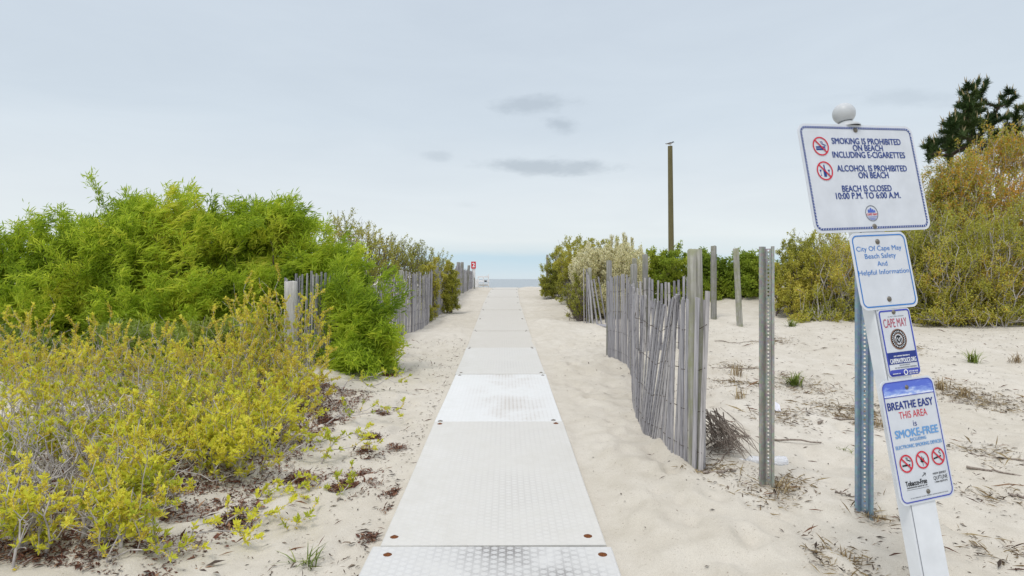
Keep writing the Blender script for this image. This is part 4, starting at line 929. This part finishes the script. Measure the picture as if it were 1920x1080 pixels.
vp = [poly([(.078, -1.146), (.118, -1.139), (.1185, -1.1335), (.0785, -1.140)], -.0012, 1), stroke(np.stack([.113+.004*np.sin(np.linspace(0, 8, 12)), np.linspace(-1.130, -1.114, 12)], 1), .0022, -.0012, 1)]
no_sign(p4, .102, -1.136, .0335, .0058, vp, ['print_red', 'print_black'])
build('small_lettering', text('Tobacco-Free', -.084, .023, -1.2165, .0185, .012)+text('NEW JERSEY', .060, .128, -1.1975, .007, .008)+text('QUITLINE', .059, .131, -1.214, .014, .003)+text('1-866-NJSTOPS', .062, .128, -1.229, .006, .006)
      +[stroke([(-.084, -1.240), (.026, -1.240)], .001, -.0012), stroke([(.004, -1.199), (.024, -1.189)], .0025, -.0012), stroke([(.012, -1.187), (.024, -1.189), (.020, -1.198)], .002, -.0012)]+squig(-.08, .022, -1.232, .005, -.0012, 0, 21), ['print_black'], p4)
build('fine_print', squig(-.072, .12, -1.271, .0035, -.0012, 0, 22), ['print_grey'], p4)
bolt_on(p4, .009, -.859, .007); bolt_on(p4, .02, -1.257, .007)

# ------------------------------------------------------------------ utility pole and gull
pY = 30.; pxx = (1257.5-CX)/F*pY
a_, b_ = at(1256.5, 274, pY), np.array([(1259-CX)/F*pY, pY, gz(pxx, pY)-.3]); zs = np.linspace(0, 1, 12)[:, None]
org = np.array([b_[0], pY, b_[2]+.3])
o = build('utility_pole', [(v-org, f, k, tn) for v, f, k, tn in tube(b_*(1-zs)+a_*zs, np.linspace(.145, .115, 12), 16)], ['pole_wood'], None, True); o.location = org
tag(o, 'tall bare brown wooden pole against the sky with a bird on top', 'pole')
bt = at(1256.5, 274, pY); B = thing('gull', 'small grey and white bird perched on top of the tall pole', 'bird', bt)
m, t = newmat('gull_feather'); sx = t.n('ShaderNodeSeparateXYZ', {0: ocoord(t)})
c = t.ramp(t.n('ShaderNodeMapRange', {0: sx.outputs[2], 1: .08, 2: .20}).outputs[0], [(.0, (.7, .7, .72)), (.45, (.62, .62, .64)), (.62, (.10, .11, .13)), (1, (.05, .055, .065))])
finish(t, t.n('ShaderNodeBsdfPrincipled', {'Base Color': c, 'Roughness': .7}))
spine = [(-.24, .105, .004), (-.20, .108, .018), (-.13, .115, .034), (-.05, .125, .055), (.03, .135, .062), (.085, .155, .050), (.115, .185, .036), (.14, .205, .036), (.165, .205, .028), (.185, .198, .010), (.215, .188, .003)]
V = []; kk = 12
for x, z, r in spine:
    for q in range(kk): V.append((x, r*.85*cos(q*2*pi/kk), z+r*sin(q*2*pi/kk)))
n = len(spine); Fq = [[i*kk+j, i*kk+(j+1) % kk, (i+1)*kk+(j+1) % kk, (i+1)*kk+j] for i in range(n-1) for j in range(kk)]
build('body', [(V, Fq, 0, None)]+[c__ for s in (-1, 1) for c__ in tube([(.01, s*.02, .09), (.015, s*.02, .045), (.01, s*.02, 0), (.04, s*.022, 0.002)], .005, 5)], ['gull_feather'], B, True)
for s in (-1, 1):
    V = [(.07, s*.046, .16), (.0, s*.062, .165), (-.1, s*.05, .15), (-.25, s*.015, .125), (-.12, s*.055, .115), (.0, s*.064, .115)]
    V2 = [(a, b-s*.012, c_) for a, b, c_ in V]
    build('wing', [(V+V2, [[0, 1, 2, 3, 4, 5], [11, 10, 9, 8, 7, 6]], 0, None), (V+V2, [[i, (i+1) % 6, 6+(i+1) % 6, 6+i] for i in range(6)], 0, None)], ['dark_bark'], B)

# ------------------------------------------------------------------ far things at the crest
fy = 29.5
def farz(py): return topz(py, fy)
x = (888-CX)/F*fy; g = gz(x, fy); T = thing('beach_sign', 'small red numbered sign on a white post at the dune crest', 'sign', (x, fy, g))
build('post', [box((0, 0, (farz(503)-g)/2-.1), (.17, .08, farz(503)-g+.2))], ['sign_white_far'], T)
hh = farz(490.5)-farz(503.5)
build('red_board', [box((0, -.06, farz(497)-g), (.225, .02, hh))], ['sign_red'], T)
tx = text('2', -.05, .055, 0, .2, .02, 0)
build('lettering', [(v+np.array([0, -.0745, farz(497)-g]), f, k, tn) for v, f, k, tn in tx], ['print_white'], T)
x = (889.5-CX)/F*(fy-1); g = gz(x, fy-1); o = wood_post(x, fy-1, topz(521, fy-1), .028, 909, None, 'far_post_wood', (0, 0), 'short_post'); tag(o, 'short dark stake in front of the red numbered sign', 'post')
x = (906-CX)/F*31; g = gz(x, 31); T = thing('wooden_rack', 'low white slatted wooden stand beside the red sign at the crest', 'stand', (x, 31, g))
top = topz(517, 31)-g
for sx in (-.26, .0, .26): build('post', [box((sx, .15, top/2+(.04 if sx > .2 else -.04)), (.05, .05, top+(.08 if sx > .2 else 0)))], ['sign_white_far'], T)
for z_ in (.12, .3, .48): build('board', [box((0, .118, z_*top/.55+.03), (.6, .012, .085))], ['sign_white_far'], T)
build('dark_box', [box((.12, .02, top*.58), (.12, .12, .07)), ], ['print_black'], T)
build('seat', [box((-.02, -.03, top*.42), (.5, .24, .02))], ['sign_white_far'], T)
x = (889-CX)/F*30.3; g = gz(x, 30.3); o = build('notice_board', [box((-.12, 0, .17), (.16, .03, .42)), box((.14, 0, .17), (.16, .03, .42)), box((0, .02, .40), (.46, .03, .05))], ['sign_white_far']); o.location = (x, 30.3, g)
tag(o, 'low white gate boards at the foot of the red numbered sign', 'gate')

# ------------------------------------------------------------------ litter, tufts, driftwood, bottle
rng = np.random.default_rng(900)
def scatter(name, label, cat, n, sampler, mat, L, Wd, seed, flat=.25):
    rg = np.random.default_rng(seed); xy = sampler(rg, n); xy = xy[np.abs(xy[:, 0]-mat_cx(xy[:, 1])) > .66]
    z = hfun(xy[:, 0], xy[:, 1])+.004+.006*rg.random(len(xy)); base = np.column_stack([xy, z]); n = len(xy)
    ax = rg.normal(size=(n, 3)); ax[:, 2] = np.abs(ax[:, 2])*flat; sz = rg.lognormal(0, .45, n)
    o = build(name, [leaves(base, ax, L*sz, Wd*sz, rg.random(n), rg, 0, 2.5)], [mat]); tag(o, label, cat, None, 'stuff'); return o
def clumps(centres, rad, frac=1.0):
    def f(rg, n):
        c = np.array(centres); w = c[:, 2] if c.shape[1] > 2 else np.ones(len(c)); k = rg.choice(len(c), n, p=w/w.sum())
        return c[k, :2]+rg.normal(size=(n, 2))*(rad*np.sqrt(w[k]))[:, None]*np.array([1, 1.1])
    return f
cl = [(*grd(px, py), w) for px, py, w in ((648, 912, 3.2), (690, 850, 1.1), (620, 790, 1.6), (700, 1010, .35), (730, 705, .9), (715, 775, .6), (745, 840, .5), (560, 900, 1.0), (440, 970, 1.2), (700, 820, .8), (680, 895, .9), (740, 925, .4), (735, 955, .25))]
def left_lit(rg, n):
    a = clumps(cl, .055)(rg, n); return a
scatter('leaf_litter', 'red-brown dead leaf clumps on the sand left of the mat', 'leaf litter', 9500, left_lit, 'litter_leaf', .019, .0055, 31, .35)
scatter('dead_leaf_bed', 'thick red-brown dead leaves under the yellow thicket', 'leaf litter', 44000, lambda rg, n: np.column_stack([-1.80-.25*np.sin(np.linspace(0, 40, n))-np.abs(rg.normal(0, .95, n)), 2.9+4.1*np.random.default_rng(4).permutation(n)/n]), 'litter_leaf', .022, .0065, 32, .4)
def strip(rg, n):
    y = 3+rg.random(n)**1.2*9; u = rg.random(n)**1.5; return np.column_stack([-.78-u*1.25, y])
scatter('plant_debris', 'small dark leaf bits sprinkled on the sand left of the mat', 'debris', 1300, strip, 'chip_leaf', .024, .007, 33)
scatter('plant_debris', 'small dark bits sprinkled over the sand right of the fence', 'debris', 4200, lambda rg, n: np.column_stack([1.5+rg.random(n)*8.5, 3+rg.random(n)**1.3*10]), 'chip_leaf', .026, .007, 34)
scatter('plant_debris', 'sparse dark specks on the sand between mat and fence', 'debris', 260, lambda rg, n: np.column_stack([.6+rg.random(n)*1.6, 2.6+rg.random(n)*9]), 'chip_leaf', .016, .007, 35)
drift = [(*grd(px, py), w) for px, py, w in ((1420, 925, 1.0), (1470, 905, 1.0), (1590, 770, 3.0), (1620, 790, 2.0), (1500, 720, 2.5), (1380, 720, 2.0), (1380, 690, 1.2), (1790, 735, 3), (1860, 760, 2.4), (1560, 1050, .5), (1590, 1060, .5), (1890, 1040, .9), (1860, 930, .5), (1640, 965, .6), (1330, 875, 1), (1470, 780, 1.4), (1680, 650, 2.5), (1450, 640, 1.5), (1850, 850, 1))]
scatter('dead_grass', 'flattened straw and dead grass patches on the right sand', 'dead grass', 3600, clumps(drift, .12), 'grass_straw', .055, .003, 36, .35)
scatter('dark_debris', 'brown plant debris patches on the right sand', 'debris', 5200, clumps(drift, .14), 'chip_leaf', .024, .006, 37, .3)

scatter('twig_litter', 'short dark twigs strewn over the sand right of the fence', 'twig litter', 700, lambda rg, n: np.vstack([clumps(drift, .32)(rg, n//2), np.column_stack([1.5+rg.random(n-n//2)*8, 3.2+rg.random(n-n//2)**1.2*9])]), 'litter_leaf', .07, .0032, 38, .25)
scatter('twig_litter', 'short dark twigs strewn along the sand left of the mat', 'twig litter', 260, strip, 'litter_leaf', .06, .0035, 39, .25)
def tuft(name, label, px, py, n, H, mat, seed, spread=.35, cat='grass tuft', group=None, w=.008):
    x, Y = grd(px, py); rg = np.random.default_rng(seed); z = gz(x, Y); V = []; Fq = []; tn = []
    for i in range(n):
        a = rg.random()*6.28; d = np.array([cos(a), sin(a)]); lean = rg.uniform(.15, 1)*spread*2; h = H*rg.uniform(.5, 1.1); b = np.array([rg.normal(0, .035), rg.normal(0, .035)]); s = np.array([-d[1], d[0]]); ww = w*rg.uniform(.6, 1.2)
        k = len(V)
        for u, f in ((0, .6), (.35, 1), (.7, .7), (1, .05)):
            c = b+d*lean*h*u*u; zz_ = h*(u-.35*lean*u*u)-.01; V += [(*(c-s*ww*f/2), zz_), (*(c+s*ww*f/2), zz_)]
        Fq += [[k+2*j, k+2*j+1, k+2*j+3, k+2*j+2] for j in range(3)]; tn += [rg.random()]*3
    o = build(name, [(V, Fq, 0, np.array(tn))], [mat]); o.location = (x, Y, z); tag(o, label, cat, group); return o
GTU = 'small plants and tufts growing in the sand'
tuft('grass_tuft', 'small green grass tuft at the bottom edge left of the mat', 575, 1060, 26, .12, 'grass_green', 41, .8, group=GTU)
tuft('grass_tuft', 'bushy green tuft between the two steel posts', 1490, 722, 60, .22, 'grass_green', 42, .7, group=GTU, w=.016)
tuft('grass_tuft', 'green tuft on the sand right of the signs', 1825, 680, 46, .26, 'grass_green', 43, .7, group=GTU, w=.014)
tuft('grass_tuft', 'dry brown tuft at the right edge of the sand', 1905, 680, 40, .2, 'grass_straw', 44, .5, group=GTU)
tuft('grass_tuft', 'green tuft at the shrub edge right of the bare steel post', 1485, 612, 34, .22, 'grass_green', 45, .7, group=GTU, w=.018)
tuft('grass_tuft', 'dry upright tuft between fence post and bare steel post', 1381, 705, 36, .22, 'grass_straw', 46, .25, group=GTU)
tuft('grass_tuft', 'straw tuft at the foot of the bare steel post', 1462, 918, 46, .13, 'grass_straw', 47, .9, group=GTU)
tuft('grass_tuft', 'straw tuft below the dry upright one near the twig pile', 1388, 748, 26, .16, 'grass_straw', 48, .4, group=GTU)
tuft('grass_tuft', 'dry tuft just right of the smoke-free sign', 1762, 730, 46, .2, 'grass_straw', 49, .5, group=GTU)
tuft('grass_tuft', 'dry tuft farther right along the straw drift', 1808, 745, 36, .18, 'grass_straw', 50, .5, group=GTU)
tuft('grass_tuft', 'tiny green sprout on the sand left of the blue post', 1585, 845, 10, .07, 'grass_green', 51, .6, group=GTU, w=.012)
tuft('grass_tuft', 'yellow straw tuft at the bottom of the photo right of centre', 1585, 1050, 26, .08, 'grass_straw', 52, 1.1, group=GTU)
tuft('grass_tuft', 'small straw tuft behind the blue steel post', 1650, 800, 24, .16, 'grass_straw', 53, .4, group=GTU)
tuft('grass_tuft', 'small yellow tuft at the foot of the blue steel post', 1648, 972, 18, .06, 'grass_straw', 54, 1.0, group=GTU)

def stick(label, pts, r, seed, grp='driftwood sticks on the right sand'):
    rg = np.random.default_rng(seed); P = []
    for px, py in pts:
        x, Y = grd(px, py); P.append((x, Y, gz(x, Y)+r*.8))
    P = np.array(P); u = np.linspace(0, 1, 12); s = np.linspace(0, 1, len(P)); C_ = np.stack([np.interp(u, s, P[:, k]) for k in range(3)], 1); C_[1:-1] += rg.normal(0, .008, (10, 3)); C_[:, 2] = np.maximum(C_[:, 2], hfun(C_[:, 0], C_[:, 1])+r*.5)
    org = C_[0].copy(); o = build('driftwood_stick', [(v-org, f, k, tn) for v, f, k, tn in tube(C_, np.linspace(r, r*.45, 12), 6)], ['drift_wood'], None, True); o.location = org; tag(o, label, 'stick', grp)
stick('dark stick lying from the twig pile past the bare steel post', [(1330, 812), (1430, 824), (1540, 832)], .013, 71)
stick('long thin stick at the right edge of the sand', [(1815, 852), (1870, 862), (1935, 868)], .010, 72)
stick('second long stick just below the first at the right edge', [(1812, 877), (1870, 886), (1935, 900)], .010, 73)
stick('short stick at the right edge below the long ones', [(1892, 930), (1940, 938)], .010, 74)
stick('dark stick behind the blue steel post', [(1535, 795), (1570, 788), (1640, 792)], .014, 75)
stick('small stick left of the foot of the blue post', [(1567, 925), (1604, 933)], .007, 76)
stick('curved stick around the foot of the twig pile', [(1372, 800), (1378, 835), (1350, 868), (1320, 880)], .009, 77)
stick('thin stick across the sand behind the twig pile', [(1335, 690), (1400, 694), (1440, 690)], .008, 78)
stick('stick lying in front of the twig pile', [(1318, 888), (1350, 888), (1380, 884)], .011, 79)
stick('thin dry stick on the sand right of the wooden posts', [(1340, 640), (1380, 644), (1415, 640)], .008, 80)

# twig pile behind the near fence post
x0, Y0 = grd(1345, 850); T = thing('twig_pile', 'heap of dead grey twigs leaning behind the stout fence post', 'twig pile', (x0, Y0, gz(x0, Y0))); rg = np.random.default_rng(81); ch = []
for i in range(150):
    b = np.array([rg.normal(-.02, .07), rg.normal(.08, .1), 0]); a = rg.uniform(-1.0, .5); L_ = rg.uniform(.18, .46); e = b+np.array([cos(a)*L_*.75*rg.uniform(.2, 1), sin(a)*L_*.5, 0])
    b[2] = rg.uniform(.12, .34) if rg.random() < .75 else .02; e[2] = rg.uniform(.0, .12); mid_ = (b+e)/2+rg.normal(0, .02, 3)+(0, 0, .03)
    ch += tube(np.array([b, mid_, e]), np.array([1, .8, .5])*rg.uniform(.002, .0055), 4, 0, False)
build('twigs', ch, ['drift_wood'], T, True)
o = build('plank', [box((0, 0, 0), (.32, .9, .03))], ['picket_wood']); x, Y = grd(1131, 612); o.location = (x+.05, Y+.1, gz(x, Y)+.01); o.rotation_euler.z = .35
tag(o, 'grey weathered board lying on the sand at the foot of the old pickets', 'board')

# crushed plastic bottle and paper scrap
x, Y = grd(1433, 872); prf = []
n = 26; k = 20; V = []; rg = np.random.default_rng(5)
for i in range(n):
    u = i/(n-1); r = .043
    if u < .2: r = .012+.031*sstep(.06, .2, u)
    if u < .05: r = .014
    r *= 1+.03*sin(u*40); 
    for j in range(k):
        a = j*2*pi/k; sq_ = .78+.12*sin(u*9); V.append((-.165+.33*u, r*cos(a)*(1+.05*sin(3*a+u*12)), r*sin(a)*sq_))
Fq = [[i*k+j, i*k+(j+1) % k, (i+1)*k+(j+1) % k, (i+1)*k+j] for i in range(n-1) for j in range(k)]
T = thing('plastic_bottle', 'crushed clear plastic bottle lying on the sand behind the bare steel post', 'bottle', (x, Y, gz(x, Y)+.032)); T.rotation_euler.z = -.05
build('body', [(V, Fq, 0, None), (V, [list(range((n-1)*k, n*k))], 0, None)], ['bottle_plastic'], T, True)
build('cap', [c__ for c__ in tube([(-.188, 0, 0), (-.164, 0, 0)], .016, 14)], ['sign_white_far'], T, True)
x, Y = grd(1459, 772); o = build('paper_scrap', [([(-.03, 0, 0), (.02, -.02, .01), (.035, .05, .06), (-.01, .05, .09), (.0, .02, .05)], [[0, 1, 4], [1, 2, 4], [2, 3, 4], [3, 0, 4]], 0, None)], ['paper_scrap']); o.location = (x, Y, gz(x, Y)+.003)
tag(o, 'crumpled white scrap of litter on the sand right of the bare steel post', 'litter')
x, Y = grd(760+0, 1012);
